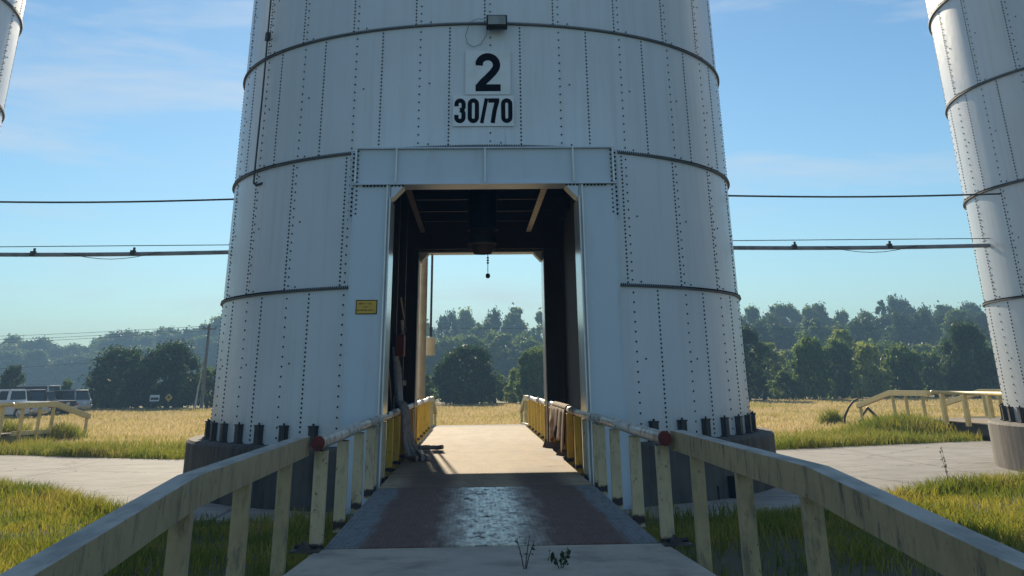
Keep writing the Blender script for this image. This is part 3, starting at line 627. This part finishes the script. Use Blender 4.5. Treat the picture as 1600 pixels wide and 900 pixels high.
mb = MB(); mb.tube([(-1.62, 30.4, .60), (-1.40, 30.2, .62), (-1.12, 30.3, .60), (-.98, 30.2, .62)], .05, 8); tag(obj('hose_end', mb, 'hose'), 'short dark hose end lying on the sunlit deck by the left railing', 'hose')
bx = thing('control_box', 'rusty red control box high on the left wall inside the doorway', 'box', (-2.05, 28.2, 2.7))
mb = MB(); mb.span((-.05, -.35, -.05), (.16, .35, .42)); obj('case', mb, 'red_paint', bx, .01)
for dy in (-.2, .15):
    mb = MB(); mb.tube([(.1, dy, .42), (.1, dy, .62), (.08, dy+.02, .74)], .028, 7); obj('lever', mb, 'pipe_steel', bx)
t = thing('conduit', 'dark conduit pipe down the far left jamb, ending in a pale box', 'conduit', (-1.53, 35.3, 0)); mb = MB(); mb.tube([(0, 0, 6.2), (0, 0, 3.32)], .035, 8); obj('tube', mb, 'dark_steel', t); mb = MB(); mb.span((-.14, -.06, 2.8), (.14, .1, 3.3)); obj('junction_box', mb, 'cream_trim', t, .01)
mb = MB(); mb.span((-1.85, 34.62, 1.64), (-1.64, 34.78, 5.95)); tag(obj('jamb_post', mb, 'cream_trim', None, .008), 'cream post added for the lit strip at the far left jamb of the doorway', 'post')  # cream post added to imitate the lit edge of the far jamb

# bent metal wreck at the far right
t = thing('bent_pipe', 'dark bent steel pipe bowed up against the end of the right yellow railing', 'scrap metal', (0, 54, 0)); mb = MB()
mb.tube([(16.72, .1, .0), (16.80, .1, .42), (17.02, .05, .78), (17.28, 0, 1.06), (17.58, -.1, 1.19), (17.62, -.1, 1.48)], [.07, .06, .05, .045, .035, .03], 8); obj('rod', mb, 'dark_steel', t)
t = thing('bent_pipe', 'dark steel rods bent into an upturned V in the grass', 'scrap metal', (0, 54, 0)); mb = MB()
mb.tube([(17.30, 0, .0), (17.60, 0, .45), (17.90, 0, .78)], .045, 8); mb.tube([(17.86, 0, .80), (18.10, -.05, .54), (18.36, -.1, .25), (18.55, -.1, -.03)], .06, 8); obj('rod', mb, 'dark_steel', t)

# ------------------------------------------------------------------ vehicles
def wheel(parent, x, y, r, wdt):
    s = 1 if y > 0 else -1; mb = MB(); mb.lathe([(r*.62, -wdt/2), (r*.94, -wdt/2), (r, -wdt/2+.03), (r, wdt/2-.03), (r*.94, wdt/2), (r*.62, wdt/2)], 24)
    mb2 = MB(); mb2.lathe([(.01, 0), (r*.3, .01), (r*.36, -.03), (r*.55, -.02), (r*.63, .02), (r*.63, -.05)], 20, (0, 0, wdt/2-.02))
    for k in range(5): a = k*2*math.pi/5; mb2.box((r*.42*math.cos(a), r*.42*math.sin(a), wdt/2-.02), (r*.4, r*.12, .03), rz=a)
    e_ = bpy.data.objects.new('wheel', None); COL.objects.link(e_); e_.parent = parent; e_.location = (x, y, r); e_.rotation_euler = (-s*math.pi/2, 0, 0)
    obj('tyre', mb, 'rubber', e_); obj('rim', mb2, 'chrome', e_)
def vehicle(lab, cat, name, paint, L_, W_, belt, roof, cab, bed=None, r=.38, loc=(0, 0, 0), rz=0, trim=None, top=None):
    """x forward; lower body prism with wheel arches, tapered glasshouse, windows 4 mm proud"""
    t = thing(name, lab, cat, loc, rz, 'parked vehicles'); xr, xf = -L_/2+.95, L_/2-.95; z0 = .42
    def arch(xc, up): return [(xc+1.12*r*math.cos(R(a)), r+1.12*r*math.sin(R(a))-.02) for a in (range(190, -11, -20) if not up else range(-10, 191, 20))]
    bot = [(-L_/2+.06, z0)]+[p for p in arch(xr, False)]+[p for p in arch(xf, False)]+[(L_/2-.08, z0)]
    hood = belt-.02 if not bed else belt
    prof = bot+[(L_/2, .55), (L_/2-.02, hood-.22), (L_/2-.3, hood-.06), (cab[1]+.1, belt), (cab[0], belt)]+([(-L_/2+.02, bed)] if bed else [(-L_/2+.05, belt)])+[(-L_/2, .7)]
    mb = MB(); mb.prism(prof, -W_/2, W_/2)
    body = obj('body', mb, paint, t, .05)
    a_, b_ = cab; wb, wt = W_/2-.06, W_/2-.24; ta, tb = a_+(.25 if not bed else .12), b_-.75
    V = [(a_, -wb, belt-.02), (b_, -wb, belt-.02), (b_, wb, belt-.02), (a_, wb, belt-.02), (ta, -wt, roof), (tb, -wt, roof), (tb, wt, roof), (ta, wt, roof)]
    mb = MB(); mb.add(V, [(4, 5, 6, 7), (0, 1, 5, 4), (1, 2, 6, 5), (2, 3, 7, 6), (3, 0, 4, 7)]); obj('cabin', mb, paint if bed else 'car_trim', t, .05)
    if not bed: mb = MB(); mb.box(((ta+tb)/2, 0, roof+.015), (tb-ta+.16, 2*wt+.1, .07)); obj('roof_panel', mb, top or paint, t, .03); [obj('rear_pillar', MB().tube([(a_, s_*(wb+.01), belt), (ta, s_*(wt+.03), roof)], .07, 6), paint, t) for s_ in (-1, 1)]
    def pane(face, u0, u1, v0, v1):
        A, B, C_, D_ = [Vector(V[i]) for i in face]; nrm = (B-A).cross(D_-A).normalized()*.006; f = lambda u_, v_: (A*(1-u_)+B*u_)*(1-v_)+(D_*(1-u_)+C_*u_)*v_+nrm
        m2 = MB(); P = [f(u0, v0), f(u1, v0), f(u1, v1), f(u0, v1)]; m2.add(P+[p-nrm*2 for p in P], [(0, 1, 2, 3), (0, 4, 5, 1), (1, 5, 6, 2), (2, 6, 7, 3), (3, 7, 4, 0)]); obj('window', m2, 'car_glass', t)
    ns = 2 if bed else 3
    for face, fl in (((0, 1, 5, 4), 0), ((2, 3, 7, 6), 0)):
        for k in range(ns): pane(face, .05+k*.92/ns, .05+(k+.9)*.92/ns, .14, .86)
    pane((1, 2, 6, 5), .06, .94, .1, .9); pane((3, 0, 4, 7), .08, .92, .14, .86)
    for x in (xr, xf):
        for s in (-1, 1): wheel(t, x, s*(W_/2-.13), r, .25)
    for s in (-1, 1):
        mb = MB(); mb.box((-L_/2+.03, s*(W_/2-.12), belt-.38), (.14, .20, .30)); obj('tail_light', mb, 'tail_red', t, .02)
        mb = MB(); mb.box((b_-.45, s*(W_/2+.1), belt+.08), (.12, .2, .16)); obj('mirror', mb, 'car_trim', t, .02)
        mb = MB(); mb.box((L_/2-.10, s*(W_/2-.25), hood-.2), (.16, .4, .16)); obj('headlight', mb, 'lamp_glass', t, .02)
    mb = MB(); mb.box((-L_/2-.05, 0, .58), (.16, W_-.1, .2)); obj('bumper', mb, trim or 'chrome', t, .03)
    mb = MB(); mb.box((L_/2-.0, 0, .56), (.14, W_-.08, .22)); obj('bumper', mb, trim or 'chrome', t, .03)
    mb = MB(); mb.box((-L_/2-.012, 0, .86), (.015, .34, .16)); obj('number_plate', mb, 'sign_white', t)
    if bed:
        mb = MB(); mb.span((-L_/2+.08, -W_/2+.1, bed-.3), (a_-.05, W_/2-.1, bed+.004)); obj('bed_cover', mb, 'car_trim', t)
    else:
        for s in (-1, 1): mb = MB(); mb.tube([(ta+.2, s*(wt-.06), roof+.06), (tb-.2, s*(wt-.06), roof+.06)], .025, 6); obj('roof_rack', mb, 'car_trim', t)
        mb = MB(); mb.box((ta-.02, 0, roof-.01), (.3, 2*wt-.1, .04)); obj('spoiler', mb, paint, t, .015)
    return t
vehicle('white pickup truck parked nearest the left edge, red tail light showing', 'pickup truck', 'pickup_truck', 'car_white', 5.7, 2.0, 1.16, 1.93, (-.75, 1.75), 1.12, .42, (-33.6, 86.3, 0), R(158))
vehicle('dark sport utility vehicle with a white roof just behind the white pickup', 'car', 'sport_utility_vehicle', 'car_black', 4.9, 1.95, 1.1, 1.84, (-2.2, 1.3), None, .4, (-35.4, 92.0, 0), R(160), 'car_trim', 'car_white')
vehicle('tall white van-bodied vehicle with a light roof, farthest back of the parked vehicles', 'car', 'sport_utility_vehicle', 'car_white', 5.4, 2.0, 1.25, 2.12, (-2.45, 1.4), None, .42, (-37.2, 99.5, 0), R(165), 'car_trim')
vehicle('black pickup truck parked between the white vehicles and the silver one', 'pickup truck', 'pickup_truck', 'car_black', 5.5, 1.95, 1.12, 1.75, (-.7, 1.7), 1.08, .41, (-34.4, 94.6, 0), R(157))
vehicle('silver sport utility vehicle parked at the right end of the row', 'car', 'sport_utility_vehicle', 'car_silver', 4.7, 1.9, 1.06, 1.76, (-2.15, 1.25), None, .38, (-34.5, 99.6, 0), R(158))

# ------------------------------------------------------------------ pole, signs, shed far left
t = thing('utility_pole', 'leaning wooden utility pole left of the middle silo', 'utility pole', (-25.1, 109, 0)); mb = MB(); mb.tube([(.05, 0, 0), (.02, 0, 3.2), (.0, 0, 7.15)], [.17, .14, .10], 10); obj('pole', mb, 'pole_wood', t)
mb = MB(); mb.tube([(-.55, 0, 0), (-.42, 0, 1.6), (-.14, 0, 4.2)], [.12, .07, .04], 8); obj('guy_guard', mb, 'cream_trim', t)
mb = MB(); mb.box((0, 0, 6.75), (1.3, .12, .12), ry=.05); obj('crossarm', mb, 'pole_wood', t)
for x in (-.38, .0, .72): mb = MB(); mb.lathe([(.05, 0), (.07, .06), (.03, .16), (.01, .18)], 8, (x-.1, 0, 6.81-.05*x)); obj('insulator', mb, 'dark_steel', t)
mb = MB(); mb.span((-.1, -.2, 1.6), (.14, -.1, 2.05)); obj('meter_box', mb, 'plate_light', t)
for k, (za, zb, yb, lb) in enumerate(((7.0, 6.7, 112, 'uppermost power line running left from the utility pole'), (6.75, 6.2, 110, 'middle power line running left from the utility pole'), (6.6, 6.1, 116, 'lowest of the three power lines left of the utility pole'), (4.6, 3.3, 108, 'single low wire crossing in front of the left wood'))):
    mb = MB(); xs = np.linspace(0, 1, 12); mb.tube([(-25.4-45*u_, 109+(yb-109)*u_, za+(zb-za)*u_-.5*math.sin(math.pi*u_)) for u_ in xs], .016, 5); tag(obj('power_line', mb, 'wire'), lb, 'wire', 'power lines')
mb = MB(); mb.tube([(-25.4+150*u_, 109+20*u_, 7.0+.8*u_-.9*math.sin(math.pi*u_)) for u_ in xs], .016, 5); tag(obj('power_line', mb, 'wire'), 'power line running right from the pole behind the middle silo', 'wire', 'power lines')
t = thing('road_sign', 'yellow diamond road sign by the dark round trees', 'sign', (-27.7, 107.5, 0)); mb = MB(); mb.box((0, 0, .62), (.06, .05, 1.24)); obj('post', mb, 'ring_steel', t)
mb = MB(); mb.box((0, -.04, 1.05), (.50, .015, .50), ry=math.pi/4); pp = obj('panel', mb, 'sign_yellow', t); mb = MB(); mb.box((0, -.052, 1.05), (.22, .006, .10)); mb.box((0, -.052, 1.12), (.08, .006, .22)); obj('symbol', mb, 'black_ink', pp)
t = thing('road_sign', 'small white rectangular sign left of the yellow diamond', 'sign', (-28.95, 107.5, 0))
for x in (-.3, .3): mb = MB(); mb.box((x, 0, .5), (.05, .05, 1.0)); obj('post', mb, 'ring_steel', t)
mb = MB(); mb.box((0, -.04, 1.02), (.85, .02, .5)); obj('panel', mb, 'sign_white', t); mb = MB(); mb.box((0, -.054, .98), (.7, .006, .2)); obj('band', mb, 'dark_steel', t)
sh = thing('shed', 'white roofed shed at the left edge', 'shed', (-37.8, 78, 0)); mb = MB(); mb.span((-3, -2, 0), (1.5, 3, 3.2)); obj('wall', mb, 'plate_light', sh); mb = MB(); mb.prism([(-3.6, 3.15), (1.95, 3.15), (1.95, 3.3), (-.8, 4.2), (-3.6, 3.3)], -2.4, 3.4); obj('roof', mb, 'roof_white', sh)

# ------------------------------------------------------------------ trees
def leaves(mb, C, n_, size, flat=.3, mat=0):
    """n_ leaf sprays for each clump (x, y, z, rx, rz): small tilted quads in the outer half of the clump"""
    for (x, y, z, rx, rz_) in C:
        d = rng.normal(size=(n_, 3)); d /= np.linalg.norm(d, axis=1)[:, None]; rad = (np.abs(rng.normal(.35, .45, n_))+.05).clip(0, 1.5)[:, None]
        P = d*rad*np.array([rx, rx, rz_])+np.array([x, y, z])
        a = rng.normal(size=(n_, 3)); a -= d*np.sum(a*d, 1)[:, None]*(1-flat); a /= np.linalg.norm(a, axis=1)[:, None]; b = np.cross(a, d+rng.normal(size=(n_, 3))*.5); b /= np.linalg.norm(b, axis=1)[:, None]
        s_ = (size*rng.uniform(.6, 1.35, n_))[:, None]; a = a*s_; b = b*s_*.6
        V = np.stack([P-a*.9, P-b*.75+a*.1, P+a, P+b*.75+a*.1], 1).reshape(-1, 3)
        mb.add(V, np.arange(n_*4).reshape(-1, 4), mat=mat)
def make_tree(kind, h_, wd, mat, n_leaf=110, size=.20):
    """returns (trunk mesh, crown mesh) of a unit tree h_ tall, wd wide"""
    C = []
    if kind == 'round':
        for k in range(120):
            u_ = random.random(); z = h_*(.10+.84*u_); half = wd/2*math.sqrt(max(.05, 1-((u_-.42)/.62)**2)); a = random.uniform(0, 6.283); q = math.sqrt(random.uniform(.15, 1))*half*.86
            r_ = wd*random.uniform(.085, .15); C.append((q*math.cos(a), q*math.sin(a), z, r_, r_*.85))
    elif kind == 'tall':
        for k in range(130):
            u_ = random.random(); z = h_*(.10+.86*u_); half = wd/2*(.62+.42*math.sin(u_*2.6+.2))*(1 if u_ < .7 else 1-(u_-.7)*1.7); a = random.uniform(0, 6.283); q = math.sqrt(random.uniform(.05, 1))*half*.84
            r_ = wd*random.uniform(.06, .135); C.append((q*math.cos(a), q*math.sin(a), z, r_, r_*random.uniform(.8, 1.3)))
    elif kind == 'conic':
        for k in range(80):
            u_ = random.random()**1.3; z = h_*(.12+.86*u_); half = wd/2*(1-u_)**.8+.05*wd; a = random.uniform(0, 6.283); q = math.sqrt(random.uniform(.1, 1))*half
            r_ = wd*random.uniform(.06, .12)*(1.25-.7*u_); C.append((q*math.cos(a), q*math.sin(a), z, r_, r_*.7))
    elif kind == 'bushy':
        for k in range(80):
            u_ = random.random(); z = h_*(.06+.86*u_); half = wd/2*(1.0-.55*u_**2); a = random.uniform(0, 6.283); q = math.sqrt(random.uniform(.1, 1))*half*.9
            r_ = wd*random.uniform(.08, .15); C.append((q*math.cos(a), q*math.sin(a), z, r_, r_*.9))
    cm = MB(); leaves(cm, C, n_leaf, size)
    tm = MB(); tm.tube([(0, 0, -.1), (.05, .02, h_*.3), (-.05, 0, h_*.62), (0, .03, h_*.86)], [wd*.035+.05, wd*.028+.03, wd*.018+.02, .03], 8)
    for c_ in random.sample(C, 9): z_ = max(.25*h_, c_[2]-.22*h_); tm.tube([(0, 0, z_), (c_[0]*.5, c_[1]*.5, (z_+c_[2])/2+.1), c_[:3]], [wd*.016+.015, .035, .015], 5)
    return tm.mesh('trunk', ['bark']), cm.mesh('crown', [mat])
protos = {}
for key, a in {'round_dark': ('round', 6, 7, 'leaf_dark', 150, .22), 'round_mid': ('round', 6, 6.5, 'leaf_mid', 110, .23), 'tall_mid': ('tall', 12, 7, 'leaf_mid', 90, .30), 'tall_dark': ('tall', 12, 7.5, 'leaf_dark', 90, .30), 'tall_other': ('tall', 12, 6, 'leaf_mid', 80, .32), 'tall_dim': ('tall', 12, 8, 'leaf_dark', 70, .32), 'tall_pale': ('tall', 11, 6.5, 'leaf_pale', 90, .28),
               'conic_mid': ('conic', 12, 5, 'leaf_mid', 140, .22), 'conic_dark': ('conic', 12, 4.6, 'leaf_dark', 140, .22), 'bushy_pale': ('bushy', 5, 5, 'leaf_pale', 75, .20), 'bushy_mid': ('bushy', 5, 5, 'leaf_mid', 110, .20), 'bushy_dark': ('bushy', 5, 5.5, 'leaf_dark', 110, .2), 'tall_thin': ('tall', 12, 7, 'leaf_mid', 38, .26)}.items(): protos[key] = (make_tree(*a), a)
def tree(key, x, y, h_, wd, lab, cat='tree', group=None, name=None):
    (tm, cm), a = protos[key]; nm = name or {'round': 'round_tree', 'tall': 'broadleaf_tree', 'conic': 'conical_tree', 'bushy': 'bush'}[a[0]]
    t = thing(nm, lab, cat, (x, y, 0), random.uniform(0, 6.28), group); t.scale = (wd/a[2], wd/a[2], h_/a[1])
    for n_, me in (('trunk', tm), ('crown', cm)): o = bpy.data.objects.new(n_, me); COL.objects.link(o); o.parent = t
    return t
def az(deg, y): return y*math.tan(R(deg))-.2
HEDGE = [  # kind, azimuth, distance, height, width, label
 ('round_dark', -16.6, 113, 5.3, 6.6, 'dark round tree behind the white road sign, left one of the dark pair'),
 ('round_dark', -14.4, 112, 5.7, 6.6, 'dark round tree behind the yellow diamond sign, right one of the dark pair'),
 ('bushy_dark', -21.2, 112, 4.0, 3.0, 'small dark slanted tree behind the parked vehicles'),
 ('bushy_mid', -18.9, 116, 2.7, 2.0, 'small light green bush right of the silver vehicle'),
 ('bushy_mid', -18.0, 118, 1.8, 3.4, 'low green bush left of the dark tree pair'),
 ('bushy_mid', -12.6, 116, 3.6, 4.0, 'green bush beside the utility pole by the middle silo'),
 ('bushy_mid', -23.8, 108, 4.0, 3.0, 'dark green tree at the left edge above the vehicles'),
 ('round_dark', -.4, 112, 5.1, 6.6, 'dark round tree in the middle of the view through the doorway'),
 ('bushy_mid', -3.0, 114, 4.0, 4.4, 'mid green tree at the left of the view through the doorway'),
 ('round_mid', 3.0, 110, 4.8, 4.6, 'mid green tree at the right of the view through the doorway'),
 ('bushy_pale', 2.0, 116, 3.2, 2.4, 'small pale bush just right of the dark round tree in the doorway'),
 ('tall_dark', 13.2, 112, 6.6, 5.0, 'dark tree half hidden by the right flank of the middle silo'),
 ('bushy_mid', 15.0, 114, 2.6, 3.4, 'low green bush right of the middle silo'),
 ('tall_pale', 14.2, 128, 5.5, 4.6, 'pale green tree just right of the middle silo'),
 ('round_mid', 16.2, 112, 5.6, 4.2, 'mid green tree left of the pale conical one, right field edge'),
 ('round_mid', 17.5, 117, 5.5, 4.2, 'mid green tree touching its left neighbour, right field edge'),
 ('tall_pale', 17.8, 138, 7.2, 5.0, 'tall pale tree standing behind the mid green pair on the right'),
 ('bushy_pale', 18.95, 111, 5.0, 4.4, 'pale green conical tree above the end of the bent railing'),
 ('round_mid', 20.3, 114, 4.8, 4.6, 'loose mid green tree above the right yellow railing'),
 ('round_mid', 21.6, 118, 4.2, 4.2, 'low dark green tree left of the large dark one on the right'),
 ('round_dark', 23.2, 108, 6.5, 5.4, 'large dark round tree left of the right silo'),
 ('bushy_mid', 24.7, 112, 4.5, 4.4, 'green tree partly behind the right silo'),
]
for key, a, y, h_, wd, lab in HEDGE: tree(key, az(a, y), y, h_, wd, lab, group='trees along the field edge')
for k in range(30):                                              # low brush closing the field edge
    a = -28+56*(k+.5)/30+random.uniform(-.5, .5); y = random.uniform(119, 124); tree(random.choice(['bushy_mid', 'bushy_dark', 'bushy_mid']), az(a, y), y, random.uniform(1.5, 2.8), random.uniform(4.2, 6), 'low brush along the far field edge', 'bush', 'brush along the far field edge')
def wood(a0, a1, y0, y1, n_, hf, kinds, lab, grp):
    for k in range(n_):
        a = a0+(a1-a0)*(k+.5)/n_+random.uniform(-.4, .4); y = random.uniform(y0, y1); h_ = hf(a)*(y/((y0+y1)/2))*random.uniform(.86, 1.10); tree(random.choice(kinds), az(a, y), y, h_, random.uniform(6.5, 9.5)*max(1, y/240), lab, group=grp)
def h_left(a): return float(np.interp(a, [-30, -20.5, -19.5, -17, -14, -11], [11.5, 10.8, 9.2, 11.5, 13.6, 15]))
def h_right(a): return float(np.interp(a, [-8, -3, 0, 3, 8, 12, 15, 18, 22, 24, 30], [11.5, 12, 14.0, 13.2, 12, 13.6, 14.2, 14.0, 15.6, 15, 14]))
wood(-29, -9, 420, 450, 80, lambda a: h_left(a)*1.62, ['tall_mid', 'tall_thin', 'tall_other', 'tall_pale', 'tall_thin', 'tall_dim'], 'hazy blue green tree in the far wood on the left', 'trees of the far wood on the left')
wood(-29, -9, 370, 390, 60, lambda a: h_left(a)*1.08, ['tall_mid', 'tall_mid', 'round_mid'], 'hazy tree in the nearer row of the wood on the left', 'front row of the left wood')
wood(-9, 8, 280, 310, 26, lambda a: h_right(a)*1.32, ['tall_mid', 'tall_other', 'tall_dim', 'tall_pale', 'conic_mid'], 'hazy tree of the wood behind the doorway view', 'trees of the wood behind the doorway')
wood(-9, 8, 225, 240, 22, lambda a: h_right(a)*.74, ['tall_mid', 'round_mid', 'tall_mid'], 'tree in the nearer row behind the doorway view', 'front row behind the doorway')
wood(8, 29, 255, 280, 40, lambda a: h_right(a)*1.2, ['tall_dark', 'conic_dark', 'tall_dim', 'conic_mid', 'tall_mid', 'tall_other'], 'dark tree on the skyline of the wood on the right', 'skyline trees of the right wood')
wood(8, 29, 205, 225, 32, lambda a: h_right(a)*.8, ['tall_dark', 'tall_dim', 'tall_mid', 'tall_other'], 'dark tree in the middle rows of the wood on the right', 'middle rows of the right wood')
wood(8, 29, 160, 172, 20, lambda a: h_right(a)*.42, ['tall_pale', 'tall_mid', 'round_mid', 'tall_other'], 'tree in the nearest row of the wood on the right', 'front row of the right wood')

# ------------------------------------------------------------------ grass
def blades(name, X, Y, H, Wd, mat, lab_kind='stuff', lean=.45, Z=None):
    n_ = len(X); a = rng.uniform(0, 6.283, n_); d = np.stack([np.cos(a), np.sin(a)], -1); ln = (H*rng.uniform(.1, lean*2, n_))[:, None]; b = rng.uniform(0, 6.283, n_)
    wv = np.stack([np.cos(b), np.sin(b)], -1)*Wd[:, None]/2; z0 = np.zeros(n_) if Z is None else Z; P0 = np.stack([X, Y], -1); Pm = P0+d*ln*.35; Pt = P0+d*ln
    z3 = lambda p, z: np.concatenate([p, z[:, None]], 1)
    V = np.stack([z3(P0-wv, z0-.01), z3(P0+wv, z0-.01), z3(Pm+wv*.75, z0+H*.6), z3(Pm-wv*.75, z0+H*.6), z3(Pt, z0+H)], 1).reshape(-1, 3); o = np.arange(n_)*5
    mb = MB(); mb.add(V, np.stack([o, o+1, o+2, o+3], -1)); mb.q.append((np.stack([o+3, o+2, o+4], -1), 0, False))
    return tag(obj(name, mb, mat), None, None, None, lab_kind)
def patchy(X, Y, s, seed):
    r_ = np.random.default_rng(seed); v = 0
    for k in range(6): kx, ky, p_ = r_.normal(size=3)*np.array([1/s, 1/s, 6])*(1+k*.5); v = v+np.sin(X*kx+Y*ky+p_*3)/(1+.3*k)
    return v/3
# near grass, both sides of the ramp
n_ = 230000; X = rng.uniform(-14, 14, n_); Y = rng.uniform(9.5, 31, n_); keep = (np.abs(X) > 1.95) & (Y < pad_front(X)-.02+.12*np.sin(X*5)) & (np.abs(X) < 1.2+Y*.5)
thin = patchy(X, Y, 1.6, 3); keep &= rng.random(n_) < np.clip(.62+.5*thin, .1, 1)*np.where((np.abs(X) < 5.5) & (Y < 17.5), np.clip((Y-12.5)/6+.25*thin, .04, 1), 1); X, Y = X[keep], Y[keep]; H = .10+.22*np.clip(.5+.6*patchy(X, Y, 2.2, 5), 0, 1.2)*rng.uniform(.5, 1.3, len(X))
blades('near_grass', X, Y, H, rng.uniform(.010, .022, len(X)), 'grass_near')
n_ = 14000; X = rng.uniform(-14, 14, n_); Y = pad_front(X)-np.abs(rng.normal(0, .35, n_)); keep = (np.abs(X) > 6.0); X, Y = X[keep], Y[keep]
blades('kerb_grass', X, Y, rng.uniform(.14, .36, len(X)), rng.uniform(.012, .024, len(X)), 'grass_near')
# green strip beyond the pad
n_ = 120000; X = rng.uniform(-34, 34, n_); Y = pad_back(X)-.1+np.abs(rng.normal(0, 2.6, n_)); u_ = patchy(X, Y, 1.3, 8); keep = (rng.random(n_) < np.clip(.55+.6*u_, .08, 1)) & (np.abs(np.abs(X)-SX) > 1.9) & (np.abs(X) > 1.9); X, Y = X[keep], Y[keep]
blades('green_grass', X, Y, rng.uniform(.15, .42, len(X))*np.clip(1.0+.5*patchy(X, Y, .8, 9), .5, 1.5), rng.uniform(.018, .034, len(X)), 'grass_strip')
# dry field
n_ = 330000; X = rng.uniform(-1, 1, n_); Y = 39+72*rng.random(n_)**1.25; X = X*(8+Y*.52); keep = (Y > pad_back(X)+.4) & ~((np.abs(np.abs(X)-SX) < 1.95) & (Y < 55)) & ~((np.abs(X) < 1.95) & (Y < 55)); X, Y = X[keep], Y[keep]
blades('dry_field_grass', X, Y, rng.uniform(.10, .27, len(X))*np.clip(1+.4*patchy(X, Y, 4, 10), .4, 1.6), rng.uniform(.02, .045, len(X))*(.6+Y/110), 'grass_dry')
def clump(x, y, n_, rad, hmax, mat, lab, name='grass_clump', cat='grass clump', z=0, wd=.022):
    X = rng.normal(0, rad*.5, n_); Y = rng.normal(0, rad*.5, n_); o = blades(name, X, Y, hmax*rng.uniform(.45, 1, n_)*np.exp(-(X**2+Y**2)/(2.5*rad**2)), np.full(n_, wd), mat, 'stuff', .35); o.location = (x, y, z); return o
clump(-18.4, 47.5, 900, 1.0, 1.15, 'grass_strip', 'tall green grass clump at the foot of the left railing, nearest the left edge', wd=.04)
clump(-17.1, 49.6, 800, .9, .95, 'grass_strip', 'tall green grass clump under the sloping part of the left railing', wd=.04)
clump(15.9, 44.6, 3600, 1.9, .95, 'grass_strip', 'bushy green grass clump beside the right silo foundation', wd=.04)
clump(18.1, 49.3, 700, .8, .75, 'grass_strip', 'green weed clump under the right yellow railing', wd=.04)
clump(16.6, 55.5, 350, .6, .95, 'grass_strip', 'weed clump beside the bowed dark pipe', wd=.04)
def weed(x, y, z, h_, lab, n_=26):
    t = thing('weed', lab, 'weed', (x, y, z), 0, 'small weeds'); mb = MB(); st_ = []
    for k in range(3):
        dx, dy = random.uniform(-.12, .12), random.uniform(-.1, .1); hh = h_*random.uniform(.6, 1); st_.append((dx, dy, hh)); mb.tube([(0, 0, 0), (dx*.4, dy*.4, hh*.5), (dx, dy, hh)], [.006, .005, .003], 5)
    obj('stem', mb, 'bark', t); C = [(dx*u_, dy*u_, hh*u_, .05, .04) for dx, dy, hh in st_ for u_ in (.55, .75, .95)]; mb = MB(); leaves(mb, C, max(1, n_//9), .028); obj('foliage', mb, 'leaf_dark', t)
weed(.62, 11.75, .47, .21, 'small leafy weed growing from the near ramp, right of its middle', 80)
weed(9.5, 24.6, .03, .75, 'tall thin weed at the edge of the concrete, lower right', 50)
weed(6.4, 22.4, .03, .5, 'dry weed at the concrete edge above the right beam', 40)
weed(.28, 11.75, .47, .34, 'thin bare weed stalk on the near ramp, left of the leafy weed', 1)
# ------------------------------------------------------------------ air
hz = NB('haze'); hz.t.nodes.remove(hz.b); pv = N(hz.t, 'ShaderNodeVolumePrincipled'); pv.inputs['Color'].default_value = (.47, .75, 1.0, 1); pv.inputs['Density'].default_value = .0017; pv.inputs['Anisotropy'].default_value = -.1
hz.l(pv.outputs[0], hz.out.inputs['Volume'])
mb = MB(); mb.span((-430, -35, -1), (430, 490, 21)); hob = obj('haze', mb, 'haze'); hob['kind'] = 'stuff'
